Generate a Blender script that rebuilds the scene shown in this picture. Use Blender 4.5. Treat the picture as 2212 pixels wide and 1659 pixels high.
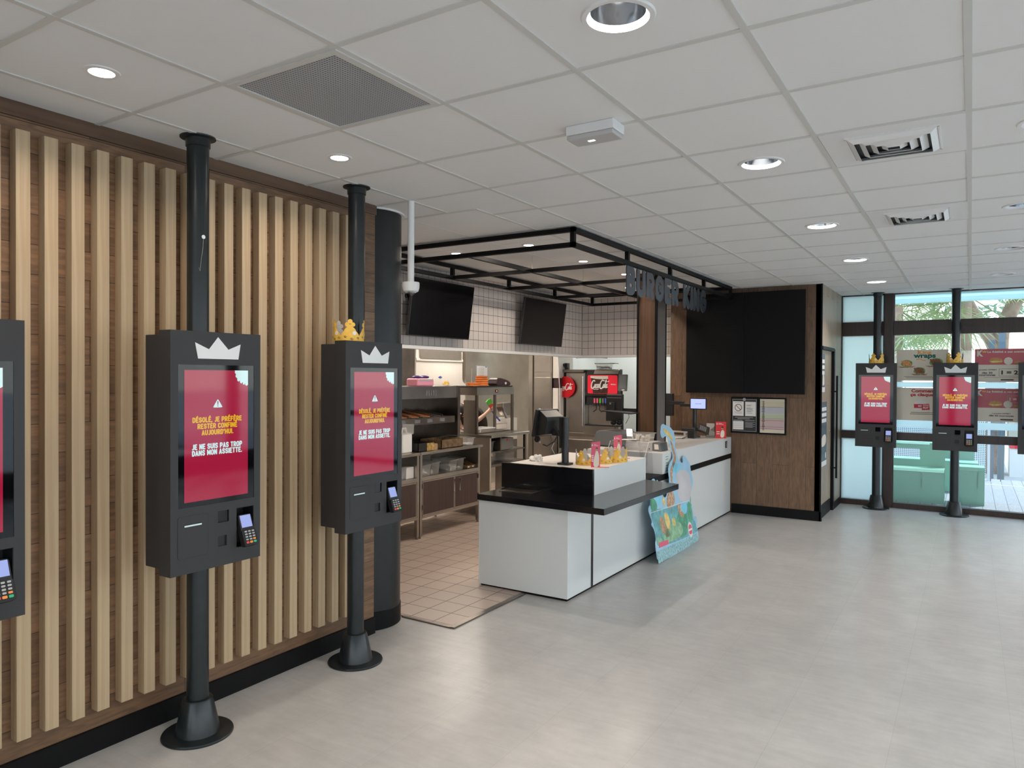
import bpy, bmesh, math, random
from mathutils import Vector, Matrix
random.seed(7)
for o in list(bpy.data.objects): bpy.data.objects.remove(o)
COL = bpy.context.scene.collection
SC = bpy.context.scene
PI = math.pi

# ------------------------------------------------------------------ camera
cam_d = bpy.data.cameras.new('camera'); cam = bpy.data.objects.new('camera', cam_d); COL.objects.link(cam)
F_PX, YAW, PITCH, ROLL, CAM_H = 1573.8, -0.5624225, -0.0103208, 0.0051235, 1.69
fw = Vector((math.sin(YAW)*math.cos(PITCH), math.cos(YAW)*math.cos(PITCH), math.sin(PITCH)))
rt = Vector((math.cos(YAW), -math.sin(YAW), 0)); up = rt.cross(fw)
r2 = math.cos(ROLL)*rt + math.sin(ROLL)*up; u2 = -math.sin(ROLL)*rt + math.cos(ROLL)*up
cam.matrix_world = Matrix(((r2.x, u2.x, -fw.x, 0), (r2.y, u2.y, -fw.y, 0), (r2.z, u2.z, -fw.z, CAM_H), (0, 0, 0, 1)))
cam_d.sensor_fit = 'HORIZONTAL'; cam_d.sensor_width = 36; cam_d.lens = 36*F_PX/2212
cam_d.clip_start = .05; cam_d.clip_end = 300
SC.camera = cam

# ------------------------------------------------------------------ world, sun, exposure
SC.view_settings.view_transform = 'Standard'; SC.view_settings.look = 'None'
SC.view_settings.gamma = 1; SC.view_settings.use_curve_mapping = False
SC.view_settings.exposure = 0.0
W = bpy.data.worlds.new('sky'); SC.world = W; W.use_nodes = True
nt = W.node_tree; nt.nodes.clear()
wo = nt.nodes.new('ShaderNodeOutputWorld'); bg = nt.nodes.new('ShaderNodeBackground')
tc = nt.nodes.new('ShaderNodeTexCoord'); sx = nt.nodes.new('ShaderNodeSeparateXYZ'); cr = nt.nodes.new('ShaderNodeValToRGB')
nt.links.new(tc.outputs['Generated'], sx.inputs[0]); nt.links.new(sx.outputs['Z'], cr.inputs[0])
cr.color_ramp.elements[0].position = 0.0; cr.color_ramp.elements[0].color = (1, 1, 1, 1)
cr.color_ramp.elements[1].position = .7; cr.color_ramp.elements[1].color = (.45, .66, 1, 1)
nt.links.new(cr.outputs[0], bg.inputs[0]); bg.inputs[1].default_value = 3.6
nt.links.new(bg.outputs[0], wo.inputs[0])
sun_d = bpy.data.lights.new('sun', 'SUN'); sun = bpy.data.objects.new('sun', sun_d); COL.objects.link(sun)
sun_d.energy = 4.0; sun_d.angle = .01; sun_d.color = (1, .95, .88)
sun.rotation_euler = (math.radians(-28), math.radians(22), 0); sun.location = (0, 14, 12)

def area(name, loc, size, power, color=(1, 1, 1), rot=(0, 0, 0), shape='DISK', sy=None, spread=None, portal=False):
    d = bpy.data.lights.new(name, 'AREA'); d.shape = shape; d.size = size
    if sy: d.size_y = sy
    d.energy = power; d.color = color
    if spread: d.spread = spread
    if portal: d.cycles.is_portal = True
    o = bpy.data.objects.new(name, d); COL.objects.link(o); o.location = loc; o.rotation_euler = rot
    return o
WARM = (1, .86, .72); NEUT = (1, .95, .9)

# ------------------------------------------------------------------ materials
def new_mat(name):
    m = bpy.data.materials.new(name); m.use_nodes = True
    return m, m.node_tree, m.node_tree.nodes['Principled BSDF']
def mat(name, c, rough=.5, metal=0, spec=.5, em=None, es=0, coat=0, bump=0, bscale=60, var=0, vscale=6, trans=0, sub=0, alpha=1):
    m, t, b = new_mat(name)
    b.inputs['Base Color'].default_value = (*c, 1); b.inputs['Roughness'].default_value = rough
    b.inputs['Metallic'].default_value = metal; b.inputs['Specular IOR Level'].default_value = spec
    b.inputs['Coat Weight'].default_value = coat; b.inputs['Coat Roughness'].default_value = .03
    b.inputs['Transmission Weight'].default_value = trans; b.inputs['Alpha'].default_value = alpha
    if em: b.inputs['Emission Color'].default_value = (*em, 1); b.inputs['Emission Strength'].default_value = es
    if bump or var:
        tc = t.nodes.new('ShaderNodeTexCoord'); n = t.nodes.new('ShaderNodeTexNoise'); n.inputs['Detail'].default_value = 6
        t.links.new(tc.outputs['Object'], n.inputs['Vector'])
        if bump:
            n.inputs['Scale'].default_value = bscale
            bp = t.nodes.new('ShaderNodeBump'); bp.inputs['Strength'].default_value = bump; bp.inputs['Distance'].default_value = .003
            t.links.new(n.outputs['Fac'], bp.inputs['Height']); t.links.new(bp.outputs[0], b.inputs['Normal'])
        if var:
            n2 = t.nodes.new('ShaderNodeTexNoise'); n2.inputs['Scale'].default_value = vscale; n2.inputs['Detail'].default_value = 8
            t.links.new(tc.outputs['Object'], n2.inputs['Vector'])
            r = t.nodes.new('ShaderNodeValToRGB')
            r.color_ramp.elements[0].position = .3; r.color_ramp.elements[1].position = .7
            r.color_ramp.elements[0].color = (*[x*(1-var) for x in c], 1); r.color_ramp.elements[1].color = (*[min(1, x*(1+var)) for x in c], 1)
            t.links.new(n2.outputs['Fac'], r.inputs[0]); t.links.new(r.outputs[0], b.inputs['Base Color'])
    return m
def axes_vec(t, iu, iv, off=(0, 0), sc=(1, 1)):
    tc = t.nodes.new('ShaderNodeTexCoord'); s = t.nodes.new('ShaderNodeSeparateXYZ'); c = t.nodes.new('ShaderNodeCombineXYZ')
    t.links.new(tc.outputs['Object'], s.inputs[0])
    for k, (i, o, f) in enumerate(((iu, off[0], sc[0]), (iv, off[1], sc[1]))):
        mm = t.nodes.new('ShaderNodeMath'); mm.operation = 'MULTIPLY_ADD'; mm.inputs[1].default_value = f; mm.inputs[2].default_value = o
        t.links.new(s.outputs[i], mm.inputs[0]); t.links.new(mm.outputs[0], c.inputs[k])
    return c
def mixc(t, a, b, fac, mode='MIX'):
    m = t.nodes.new('ShaderNodeMix'); m.data_type = 'RGBA'; m.blend_type = mode
    for v, i in ((fac, 0), (a, 6), (b, 7)):
        if isinstance(v, (float, int)): m.inputs[i].default_value = v
        elif isinstance(v, tuple): m.inputs[i].default_value = (*v, 1)
        else: t.links.new(v, m.inputs[i])
    return m.outputs[2]
def brick(name, c1, c2, cm, iu, iv, w, h, mortar, off=(0, 0), rough=.5, offset=.5, grain=0, gscale=(1, 14), bump=.2, spec=.5, gdark=.55):
    m, t, b = new_mat(name); v = axes_vec(t, iu, iv, off)
    br = t.nodes.new('ShaderNodeTexBrick'); br.offset = offset; br.squash = 1
    br.inputs['Color1'].default_value = (*c1, 1); br.inputs['Color2'].default_value = (*c2, 1); br.inputs['Mortar'].default_value = (*cm, 1)
    br.inputs['Scale'].default_value = 1; br.inputs['Mortar Size'].default_value = mortar; br.inputs['Mortar Smooth'].default_value = .1
    br.inputs['Brick Width'].default_value = w; br.inputs['Row Height'].default_value = h
    t.links.new(v.outputs[0], br.inputs['Vector']); col = br.outputs['Color']
    if grain:
        g = axes_vec(t, iu, iv, (0, 0), gscale)
        add = t.nodes.new('ShaderNodeVectorMath'); add.operation = 'ADD'
        sc = t.nodes.new('ShaderNodeVectorMath'); sc.operation = 'SCALE'; sc.inputs['Scale'].default_value = 9
        t.links.new(br.outputs['Color'], sc.inputs[0]); t.links.new(g.outputs[0], add.inputs[0]); t.links.new(sc.outputs[0], add.inputs[1])
        n = t.nodes.new('ShaderNodeTexNoise'); n.inputs['Scale'].default_value = 5; n.inputs['Detail'].default_value = 9; n.inputs['Distortion'].default_value = 1.4
        t.links.new(add.outputs[0], n.inputs['Vector'])
        r = t.nodes.new('ShaderNodeValToRGB'); r.color_ramp.elements[0].position = .34; r.color_ramp.elements[1].position = .62
        r.color_ramp.elements[0].color = (gdark, gdark, gdark, 1); r.color_ramp.elements[1].color = (1.15, 1.1, 1.05, 1)
        t.links.new(n.outputs['Fac'], r.inputs[0]); col = mixc(t, col, r.outputs[0], grain, 'MULTIPLY')
    t.links.new(col, b.inputs['Base Color']); b.inputs['Roughness'].default_value = rough; b.inputs['Specular IOR Level'].default_value = spec
    bp = t.nodes.new('ShaderNodeBump'); bp.inputs['Strength'].default_value = bump; bp.inputs['Distance'].default_value = .002; bp.invert = True
    t.links.new(br.outputs['Fac'], bp.inputs['Height']); t.links.new(bp.outputs[0], b.inputs['Normal'])
    return m
def grain(name, c1, c2, axis, rough=.5, fine=40, long=1.5, spec=.4):
    m, t, b = new_mat(name)
    tc = t.nodes.new('ShaderNodeTexCoord'); mp = t.nodes.new('ShaderNodeMapping'); s = [fine]*3; s[axis] = long; mp.inputs['Scale'].default_value = s
    t.links.new(tc.outputs['Object'], mp.inputs[0]); n = t.nodes.new('ShaderNodeTexNoise'); n.inputs['Scale'].default_value = 1; n.inputs['Detail'].default_value = 8
    n.inputs['Distortion'].default_value = .6
    t.links.new(mp.outputs[0], n.inputs['Vector']); r = t.nodes.new('ShaderNodeValToRGB')
    r.color_ramp.elements[0].position = .35; r.color_ramp.elements[1].position = .65
    r.color_ramp.elements[0].color = (*c1, 1); r.color_ramp.elements[1].color = (*c2, 1)
    t.links.new(n.outputs['Fac'], r.inputs[0]); t.links.new(r.outputs[0], b.inputs['Base Color'])
    b.inputs['Roughness'].default_value = rough; b.inputs['Specular IOR Level'].default_value = spec
    return m
def thin_glass(name, tint=(1, 1, 1), gloss=.06):
    m = bpy.data.materials.new(name); m.use_nodes = True; t = m.node_tree; t.nodes.clear()
    o = t.nodes.new('ShaderNodeOutputMaterial'); mx = t.nodes.new('ShaderNodeMixShader'); tr = t.nodes.new('ShaderNodeBsdfTransparent'); gl = t.nodes.new('ShaderNodeBsdfGlossy')
    tr.inputs[0].default_value = (*tint, 1); gl.inputs['Roughness'].default_value = .02; mx.inputs[0].default_value = gloss
    t.links.new(tr.outputs[0], mx.inputs[1]); t.links.new(gl.outputs[0], mx.inputs[2]); t.links.new(mx.outputs[0], o.inputs[0])
    return m
def translucent(name, c, f=.5, gloss=.05, clear=0.0, rough=.3):
    m = bpy.data.materials.new(name); m.use_nodes = True; t = m.node_tree; t.nodes.clear()
    o = t.nodes.new('ShaderNodeOutputMaterial'); mx = t.nodes.new('ShaderNodeMixShader'); d = t.nodes.new('ShaderNodeBsdfDiffuse'); tl = t.nodes.new('ShaderNodeBsdfTranslucent')
    d.inputs[0].default_value = (*c, 1); tl.inputs[0].default_value = (*c, 1); mx.inputs[0].default_value = f
    t.links.new(d.outputs[0], mx.inputs[1]); t.links.new(tl.outputs[0], mx.inputs[2])
    m2 = t.nodes.new('ShaderNodeMixShader'); gl = t.nodes.new('ShaderNodeBsdfGlossy'); gl.inputs['Roughness'].default_value = rough; m2.inputs[0].default_value = gloss
    t.links.new(mx.outputs[0], m2.inputs[1]); t.links.new(gl.outputs[0], m2.inputs[2])
    m3 = t.nodes.new('ShaderNodeMixShader'); tr = t.nodes.new('ShaderNodeBsdfTransparent'); m3.inputs[0].default_value = clear
    t.links.new(m2.outputs[0], m3.inputs[1]); t.links.new(tr.outputs[0], m3.inputs[2]); t.links.new(m3.outputs[0], o.inputs[0])
    return m

MT = {}
MT['plank'] = brick('brown_oak_planks', (.165, .09, .046), (.25, .143, .077), (.035, .02, .012), 1, 2, 1.25, .125, .0016, (.3, .02), .48, .37, .9, (1.0, 7), gdark=.62)
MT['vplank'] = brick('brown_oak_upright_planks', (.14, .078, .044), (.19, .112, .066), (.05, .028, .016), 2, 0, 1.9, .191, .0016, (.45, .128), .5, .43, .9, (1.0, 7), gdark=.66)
MT['vplank_lit'] = brick('brown_oak_upright_planks_lit', (.30, .235, .165), (.38, .30, .215), (.1, .07, .05), 2, 1, 1.9, .191, .0016, (.3, .05), .45, .43, .7, (1.1, 13), gdark=.7)  # paler copy of the planks, daylight on the side wall put into the colour
MT['slat'] = grain('pale_oak', (.47, .335, .20), (.56, .42, .265), 2, .5, 55, 1.2)
MT['topboard'] = grain('brown_oak_board', (.10, .056, .032), (.15, .088, .052), 1, .5, 30, 1.2)
MT['pillarwood'] = grain('dark_oak_pillar', (.095, .046, .024), (.14, .072, .038), 2, .4, 30, 1.2)
MT['pillarsheen'] = grain('oak_pillar_window_sheen', (.14, .115, .10), (.19, .155, .135), 2, .35, 30, 1.2)  # wood reflecting the window, its grey sheen put into the colour
MT['black'] = mat('black_laminate', (.006, .006, .0065), .5, spec=.16)
MT['blackgloss'] = mat('black_gloss_laminate', (.008, .008, .01), .12, spec=.5)
MT['white'] = mat('white_laminate', (.74, .755, .75), .22, spec=.4)
MT['whitetop'] = mat('white_worktop', (.80, .77, .73), .3, spec=.4)
MT['pole'] = mat('dark_green_black_paint', (.010, .014, .016), .28, spec=.5, var=.15, vscale=30)
MT['colm'] = mat('black_textured_paint', (.008, .0095, .011), .36, spec=.45, bump=.25, bscale=260)
MT['kiosk'] = mat('charcoal_powder_coat', (.028, .027, .0285), .55, bump=.06, bscale=500)
MT['kdark'] = mat('black_recess_plastic', (.006, .006, .007), .5)
MT['kglass'] = mat('black_screen_glass', (.002, .002, .003), .04, spec=.4)
MT['crownwhite'] = mat('white_vinyl', (.82, .83, .83), .5)
def screen_mat(name, c, s, rough=.05):
    return mat(name, tuple(x*.25 for x in c), rough, spec=.5, em=c, es=s)
MT['red'] = screen_mat('red_screen', (.42, .012, .05), .62)
MT['scryel'] = screen_mat('yellow_screen_text', (.72, .42, .01), .8)
MT['scrwhite'] = screen_mat('white_screen_text', (.62, .85, .85), .75)
MT['scrpale'] = screen_mat('pale_blue_screen', (.35, .42, .8), .8)
MT['keygrey'] = mat('grey_keys', (.42, .42, .42), .4); MT['keyor'] = mat('orange_key', (.85, .28, .06), .4)
MT['keygr'] = mat('green_key', (.04, .45, .2), .4); MT['keyred'] = mat('red_key', (.7, .08, .07), .4)
MT['plastic'] = mat('black_plastic', (.018, .018, .019), .35); MT['greyplastic'] = mat('grey_plastic', (.16, .16, .165), .45)
MT['steel'] = mat('brushed_steel', (.44, .41, .375), .3, metal=1, bump=.03, bscale=200, var=.15, vscale=3)
MT['steelwall'] = mat('steel_cladding', (.66, .60, .53), .33, metal=.9, var=.2, vscale=1.6)
MT['darksteel'] = mat('dark_steel', (.24, .21, .185), .3, metal=1, var=.25, vscale=4)
MT['walnut'] = grain('dark_walnut_laminate', (.055, .033, .03), (.085, .052, .046), 2, .4, 60, 1.5)
MT['chrome'] = mat('chrome', (.75, .75, .75), .12, metal=1)
MT['cream'] = mat('cream_panel', (.78, .74, .68), .4, var=.05, vscale=2)
MT['whitewall'] = mat('white_wall_panel', (.78, .80, .78), .5)
MT['gold'] = mat('gold_card', (.86, .50, .07), .45, var=.12, vscale=25); MT['cardback'] = mat('grey_card_back', (.60, .57, .53), .7)
MT['goldprint'] = mat('crown_print', (.12, .09, .05), .6); MT['emblem'] = mat('white_emblem', (.8, .78, .75), .5)
MT['paper'] = mat('white_paper', (.82, .80, .78), .7); MT['tissue'] = mat('tissue_paper', (.85, .80, .76), .9, bump=.4, bscale=90)
MT['pink'] = mat('pink_card', (.78, .12, .20), .45); MT['pinkdeep'] = mat('deep_pink_card', (.72, .03, .10), .45)
MT['redcard'] = mat('red_card', (.72, .035, .045), .45)
MT['clear'] = translucent('clear_polypropylene', (.8, .79, .77), .5, .06, .68)
MT['acrylic'] = thin_glass('acrylic', (.93, .93, .94), .16)
MT['glass'] = thin_glass('window_glass', (.95, .985, .98), .05)
MT['frost'] = translucent('frosted_glass', (.86, .95, .93), .8, .04, 0, .25)
MT['frame'] = grain('dark_brown_window_frame', (.030, .017, .013), (.048, .026, .02), 2, .3, 30, 2)
MT['ceil'] = mat('ceiling_tile', (.81, .805, .785), .85, bump=.08, bscale=180)
MT['ceilk'] = mat('plain_ceiling', (.84, .83, .80), .8)
MT['tbar'] = mat('ceiling_grid_metal', (.64, .63, .59), .5)
MT['trimwhite'] = mat('white_painted_metal', (.80, .79, .77), .4)
MT['reflector'] = mat('lamp_reflector', (.30, .32, .34), .12, metal=1)
MT['lamp'] = mat('lamp_glow', (1, 1, 1), .5, em=(1, .97, .94), es=14)
MT['lampw'] = mat('lamp_glow_warm', (1, 1, 1), .5, em=(1, .95, .9), es=22)
MT['lampoff'] = mat('lamp_unlit', (.5, .52, .55), .4)
MT['orange'] = mat('orange_plastic', (.82, .24, .05), .4); MT['maroon'] = mat('dark_maroon_bag', (.045, .018, .02), .45, bump=.5, bscale=20)
MT['pinkpack'] = mat('pink_wipes_pack', (.80, .32, .42), .35); MT['purple'] = mat('purple_film', (.10, .05, .26), .4)
MT['yellow'] = mat('yellow_cloth', (.9, .6, .15), .7)
MT['blue'] = mat('blue_plastic', (.06, .12, .55), .4); MT['green'] = mat('green_bristle', (.10, .50, .05), .6); MT['brred'] = mat('red_bristle', (.65, .05, .04), .6)
MT['copper'] = mat('copper_tray', (.62, .25, .12), .35, metal=.5)
MT['skin'] = mat('skin', (.56, .33, .24), .5); MT['shirt'] = mat('dark_shirt', (.035, .018, .014), .8); MT['hair'] = mat('brown_hair', (.03, .018, .012), .6)
MT['dirtybox'] = mat('stained_metal', (.16, .10, .05), .5, var=.5, vscale=30)
MT['card'] = mat('light_blue_card', (.36, .60, .78), .35, var=.08, vscale=8)
MT['cardwhite'] = mat('white_cardboard', (.66, .64, .61), .7)
MT['leafA'] = mat('printed_green', (.10, .36, .22), .4, var=.35, vscale=14); MT['leafB'] = mat('printed_light_green', (.28, .50, .30), .4, var=.3, vscale=18)
MT['leafC'] = mat('printed_teal', (.16, .42, .46), .4, var=.3, vscale=16); MT['tan'] = mat('printed_tan', (.50, .28, .16), .4, var=.45, vscale=40)
MT['yelp'] = mat('printed_yellow', (.80, .58, .18), .4, var=.25, vscale=30); MT['paleprint'] = mat('mirror_card', (.62, .60, .62), .3, var=.1, vscale=4)
MT['skyp'] = mat('printed_sky', (.22, .62, .80), .4, var=.15, vscale=8); MT['grassp'] = mat('printed_glades', (.30, .52, .55), .4, var=.4, vscale=45)
MT['beige'] = translucent('beige_poster', (.78, .70, .60), .3); MT['redposter'] = translucent('red_poster', (.70, .09, .12), .3)
MT['postertxt_or'] = mat('orange_print', (.85, .42, .12), .6); MT['postertxt_gr'] = mat('teal_print', (.01, .16, .14), .6)
MT['printred'] = mat('red_print', (.65, .03, .06), .6); MT['printdark'] = mat('dark_print', (.06, .035, .03), .6); MT['printlight'] = mat('cream_print', (.80, .72, .62), .6)
MT['bun'] = mat('bun_print', (.55, .27, .10), .5, var=.2, vscale=30); MT['salad'] = mat('salad_print', (.16, .36, .06), .5, var=.5, vscale=60)
MT['meat'] = mat('meat_print', (.30, .09, .05), .5, var=.5, vscale=60); MT['chick'] = mat('chicken_print', (.80, .32, .12), .5, var=.3, vscale=60)
MT['strip'] = translucent('frosted_strip', (.82, .93, .95), .85)
MT['cocared'] = mat('red_enamel', (.60, .008, .018), .25); MT['cola'] = mat('cola_print', (.07, .03, .025), .3, var=.5, vscale=30)
MT['slate'] = mat('slate_print', (.10, .14, .17), .5, var=.2, vscale=12)
MT['bench'] = mat('green_painted_steel', (.27, .56, .43), .4)
MT['deck'] = brick('grey_deck_boards', (.33, .35, .39), (.41, .44, .49), (.12, .13, .15), 1, 0, 3.0, .145, .004, (0, 0), .7, .5, .5, (1, 30))
MT['ground'] = mat('pale_paving', (.55, .53, .50), .9, var=.1)
MT['perf'] = None
MT['foliage'] = translucent('palm_leaf', (.34, .42, .16), .5, .12, 0, .4); MT['foliage2'] = translucent('pine_foliage', (.22, .36, .24), .5)
MT['bark'] = mat('tree_bark', (.36, .25, .19), .9, bump=.6, bscale=30, var=.3)
MT['awning'] = translucent('awning_fabric', (.72, .86, .86), .6)
MT['ctile'] = brick('white_square_wall_tiles', (.62, .565, .53), (.64, .58, .545), (.02, .018, .018), 1, 2, .1, .1, .0024, (.0, -.0), .3, 0, 0, bump=.15)
MT['ctile_x'] = brick('white_square_wall_tiles_return', (.62, .565, .53), (.64, .58, .545), (.02, .018, .018), 0, 2, .1, .1, .0024, (.04, -.0), .3, 0, 0, bump=.15)
MT['ftile'] = brick('kitchen_floor_tiles', (.46, .37, .31), (.50, .40, .34), (.11, .085, .07), 0, 1, .2, .2, .004, (.11, .06), .42, 0, 0, bump=.3)

def floor_mat():
    m, t, b = new_mat('grey_stone_vinyl')
    v = axes_vec(t, 1, 0, (.55, .3)); br = t.nodes.new('ShaderNodeTexBrick'); br.offset = .5
    br.inputs['Color1'].default_value = (.445, .435, .42, 1); br.inputs['Color2'].default_value = (.47, .46, .445, 1); br.inputs['Mortar'].default_value = (.395, .385, .37, 1)
    br.inputs['Scale'].default_value = 1; br.inputs['Mortar Size'].default_value = .0016; br.inputs['Brick Width'].default_value = .95; br.inputs['Row Height'].default_value = .48; br.inputs['Bias'].default_value = -.2
    t.links.new(v.outputs[0], br.inputs['Vector'])
    g = axes_vec(t, 0, 1, (0, 0), (1.2, 1.0)); n = t.nodes.new('ShaderNodeTexNoise'); n.inputs['Scale'].default_value = 3.2; n.inputs['Detail'].default_value = 12; n.inputs['Roughness'].default_value = .72
    t.links.new(g.outputs[0], n.inputs['Vector']); r = t.nodes.new('ShaderNodeValToRGB')
    r.color_ramp.elements[0].position = .3; r.color_ramp.elements[0].color = (.84, .84, .84, 1); r.color_ramp.elements[1].position = .68; r.color_ramp.elements[1].color = (1.1, 1.1, 1.1, 1)
    t.links.new(n.outputs['Fac'], r.inputs[0]); c = mixc(t, br.outputs['Color'], r.outputs[0], .8, 'MULTIPLY')
    g2 = axes_vec(t, 0, 1, (0, 0), (2.5, 12)); n2 = t.nodes.new('ShaderNodeTexNoise'); n2.inputs['Scale'].default_value = 2; n2.inputs['Detail'].default_value = 6
    t.links.new(g2.outputs[0], n2.inputs['Vector']); r2_ = t.nodes.new('ShaderNodeValToRGB')
    r2_.color_ramp.elements[0].position = .35; r2_.color_ramp.elements[0].color = (.86, .86, .86, 1); r2_.color_ramp.elements[1].position = .65; r2_.color_ramp.elements[1].color = (1.06, 1.06, 1.06, 1)
    t.links.new(n2.outputs['Fac'], r2_.inputs[0]); c = mixc(t, c, r2_.outputs[0], .45, 'MULTIPLY')
    t.links.new(c, b.inputs['Base Color']); b.inputs['Roughness'].default_value = .3; b.inputs['Specular IOR Level'].default_value = .45
    return m
MT['floor'] = floor_mat()
def dots_mat(name, base, dot, iu, iv, pitch, rad):
    m, t, b = new_mat(name); v = axes_vec(t, iu, iv, (0, 0), (1/pitch, 1/pitch))
    vo = t.nodes.new('ShaderNodeTexVoronoi'); vo.inputs['Scale'].default_value = 1; vo.inputs['Randomness'].default_value = 0
    t.links.new(v.outputs[0], vo.inputs['Vector']); l = t.nodes.new('ShaderNodeMath'); l.operation = 'LESS_THAN'; l.inputs[1].default_value = rad
    t.links.new(vo.outputs['Distance'], l.inputs[0]); c = mixc(t, base, dot, l.outputs[0])
    t.links.new(c, b.inputs['Base Color']); b.inputs['Roughness'].default_value = .5
    return m
MT['grille'] = dots_mat('perforated_grille', (.46, .47, .47), (.12, .14, .17), 0, 1, .0125, .33)
MT['perf'] = dots_mat('perforated_fence', (.85, .88, .88), (.12, .2, .2), 0, 2, .03, .30)

# ------------------------------------------------------------------ builders
def V3(*a): return Vector(a)
class FR:                                    # a plane in space: origin, right, up, outward
    def __init__(s, o, u, v):
        s.o = Vector(o); s.u = Vector(u).normalized(); s.v = Vector(v).normalized(); s.n = s.u.cross(s.v)
    def p(s, a, b, c=0): return s.o + s.u*a + s.v*b + s.n*c
class MB:
    def __init__(s): s.bm = bmesh.new()
    def box(s, x0, x1, y0, y1, z0, z1):
        if x0 > x1: x0, x1 = x1, x0
        if y0 > y1: y0, y1 = y1, y0
        if z0 > z1: z0, z1 = z1, z0
        v = [s.bm.verts.new(p) for p in ((x0, y0, z0), (x1, y0, z0), (x1, y1, z0), (x0, y1, z0), (x0, y0, z1), (x1, y0, z1), (x1, y1, z1), (x0, y1, z1))]
        for f in ((0, 3, 2, 1), (4, 5, 6, 7), (0, 1, 5, 4), (1, 2, 6, 5), (2, 3, 7, 6), (3, 0, 4, 7)): s.bm.faces.new([v[i] for i in f])
        return s
    def fbox(s, fr, a0, a1, b0, b1, c0, c1):
        if a0 > a1: a0, a1 = a1, a0
        if b0 > b1: b0, b1 = b1, b0
        if c0 > c1: c0, c1 = c1, c0
        v = [s.bm.verts.new(fr.p(*p)) for p in ((a0, b0, c0), (a1, b0, c0), (a1, b1, c0), (a0, b1, c0), (a0, b0, c1), (a1, b0, c1), (a1, b1, c1), (a0, b1, c1))]
        for f in ((0, 3, 2, 1), (4, 5, 6, 7), (0, 1, 5, 4), (1, 2, 6, 5), (2, 3, 7, 6), (3, 0, 4, 7)): s.bm.faces.new([v[i] for i in f])
        return s
    def prism(s, fr, pts, c0, c1):
        a = sum(pts[i][0]*pts[(i+1) % len(pts)][1]-pts[(i+1) % len(pts)][0]*pts[i][1] for i in range(len(pts)))
        if a < 0: pts = pts[::-1]
        if c0 > c1: c0, c1 = c1, c0
        lo = [s.bm.verts.new(fr.p(a, b, c0)) for a, b in pts]; hi = [s.bm.verts.new(fr.p(a, b, c1)) for a, b in pts]
        s.bm.faces.new(lo[::-1]); s.bm.faces.new(hi); n = len(pts)
        for i in range(n): s.bm.faces.new((lo[i], lo[(i+1) % n], hi[(i+1) % n], hi[i]))
        return s
    def stroke(s, fr, pts, w, c0, c1, cap=6):
        P = [Vector((a, b)) for a, b in pts]; L = []; R = []
        n = len(P)
        for i in range(n):
            d = (P[min(i+1, n-1)]-P[max(i-1, 0)]); d = d.normalized() if d.length > 1e-9 else Vector((1, 0)); nn = Vector((-d.y, d.x))*w/2
            L.append(P[i]+nn); R.append(P[i]-nn)
        d1 = (P[-1]-P[-2]).normalized(); d0 = (P[0]-P[1]).normalized()
        def arc(c, d):
            a0 = math.atan2(d.y, d.x); return [c+Vector((math.cos(a0+PI/2-PI*k/cap), math.sin(a0+PI/2-PI*k/cap)))*w/2 for k in range(1, cap)]
        # segments as separate convex prisms keeps strokes clean even when they turn back
        for i in range(n-1):
            s.prism(fr, [tuple(L[i]), tuple(L[i+1]), tuple(R[i+1]), tuple(R[i])], c0, c1+(c1-c0)*.012*(i % 3))
        for j_, c in enumerate((P[0], P[-1])):
            s.prism(fr, [tuple(c+Vector((math.cos(2*PI*k/12), math.sin(2*PI*k/12)))*w/2) for k in range(12)], c0, c1-(c1-c0)*.012*(j_+1))
        return s
    def cyl(s, c, r, h, axis=(0, 0, 1), r2=None, seg=32):
        r2 = r if r2 is None else r2
        return s.lathe(c, [(0, 0), (r, 0), (r2, h), (0, h)], axis, seg)
    def lathe(s, c, prof, axis=(0, 0, 1), seg=40):
        ax = Vector(axis).normalized(); t = Vector((1, 0, 0)) if abs(ax.x) < .9 else Vector((0, 1, 0)); a = ax.cross(t).normalized(); b = ax.cross(a); c = Vector(c); rings = []
        for r, z in prof:
            if r < 1e-6: rings.append([s.bm.verts.new(c+ax*z)])
            else: rings.append([s.bm.verts.new(c+ax*z+(a*math.cos(2*PI*k/seg)+b*math.sin(2*PI*k/seg))*r) for k in range(seg)])
        for A, B in zip(rings, rings[1:]):
            for k in range(seg):
                k2 = (k+1) % seg
                if len(A) == 1 and len(B) == 1: continue
                if len(A) == 1: s.bm.faces.new((A[0], B[k2], B[k]))
                elif len(B) == 1: s.bm.faces.new((A[k], A[k2], B[0]))
                else: s.bm.faces.new((A[k], A[k2], B[k2], B[k]))
        return s
    def tube(s, pts, r, seg=10, cap=True):
        pts = [Vector(p) for p in pts]; rs = r if isinstance(r, (list, tuple)) else [r]*len(pts); rings = []; ref = None
        for i, p in enumerate(pts):
            d = (pts[min(i+1, len(pts)-1)]-pts[max(i-1, 0)]).normalized()
            if ref is None: ref = Vector((0, 0, 1)) if abs(d.z) < .9 else Vector((1, 0, 0))
            a = d.cross(ref); a = a.normalized() if a.length > 1e-6 else d.orthogonal().normalized(); b = d.cross(a); ref = -b if False else ref
            rings.append([s.bm.verts.new(p+(a*math.cos(2*PI*k/seg)+b*math.sin(2*PI*k/seg))*rs[i]) for k in range(seg)])
        for A, B in zip(rings, rings[1:]):
            for k in range(seg): s.bm.faces.new((A[k], A[(k+1) % seg], B[(k+1) % seg], B[k]))
        if cap: s.bm.faces.new(rings[0][::-1]); s.bm.faces.new(rings[-1])
        return s
    def ball(s, c, r, seg=16):
        r = r if isinstance(r, (list, tuple)) else (r, r, r)
        res = bmesh.ops.create_uvsphere(s.bm, u_segments=seg, v_segments=seg//2, radius=1)
        for v in res['verts']: v.co = Vector((v.co.x*r[0]+c[0], v.co.y*r[1]+c[1], v.co.z*r[2]+c[2]))
        return s
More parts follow.
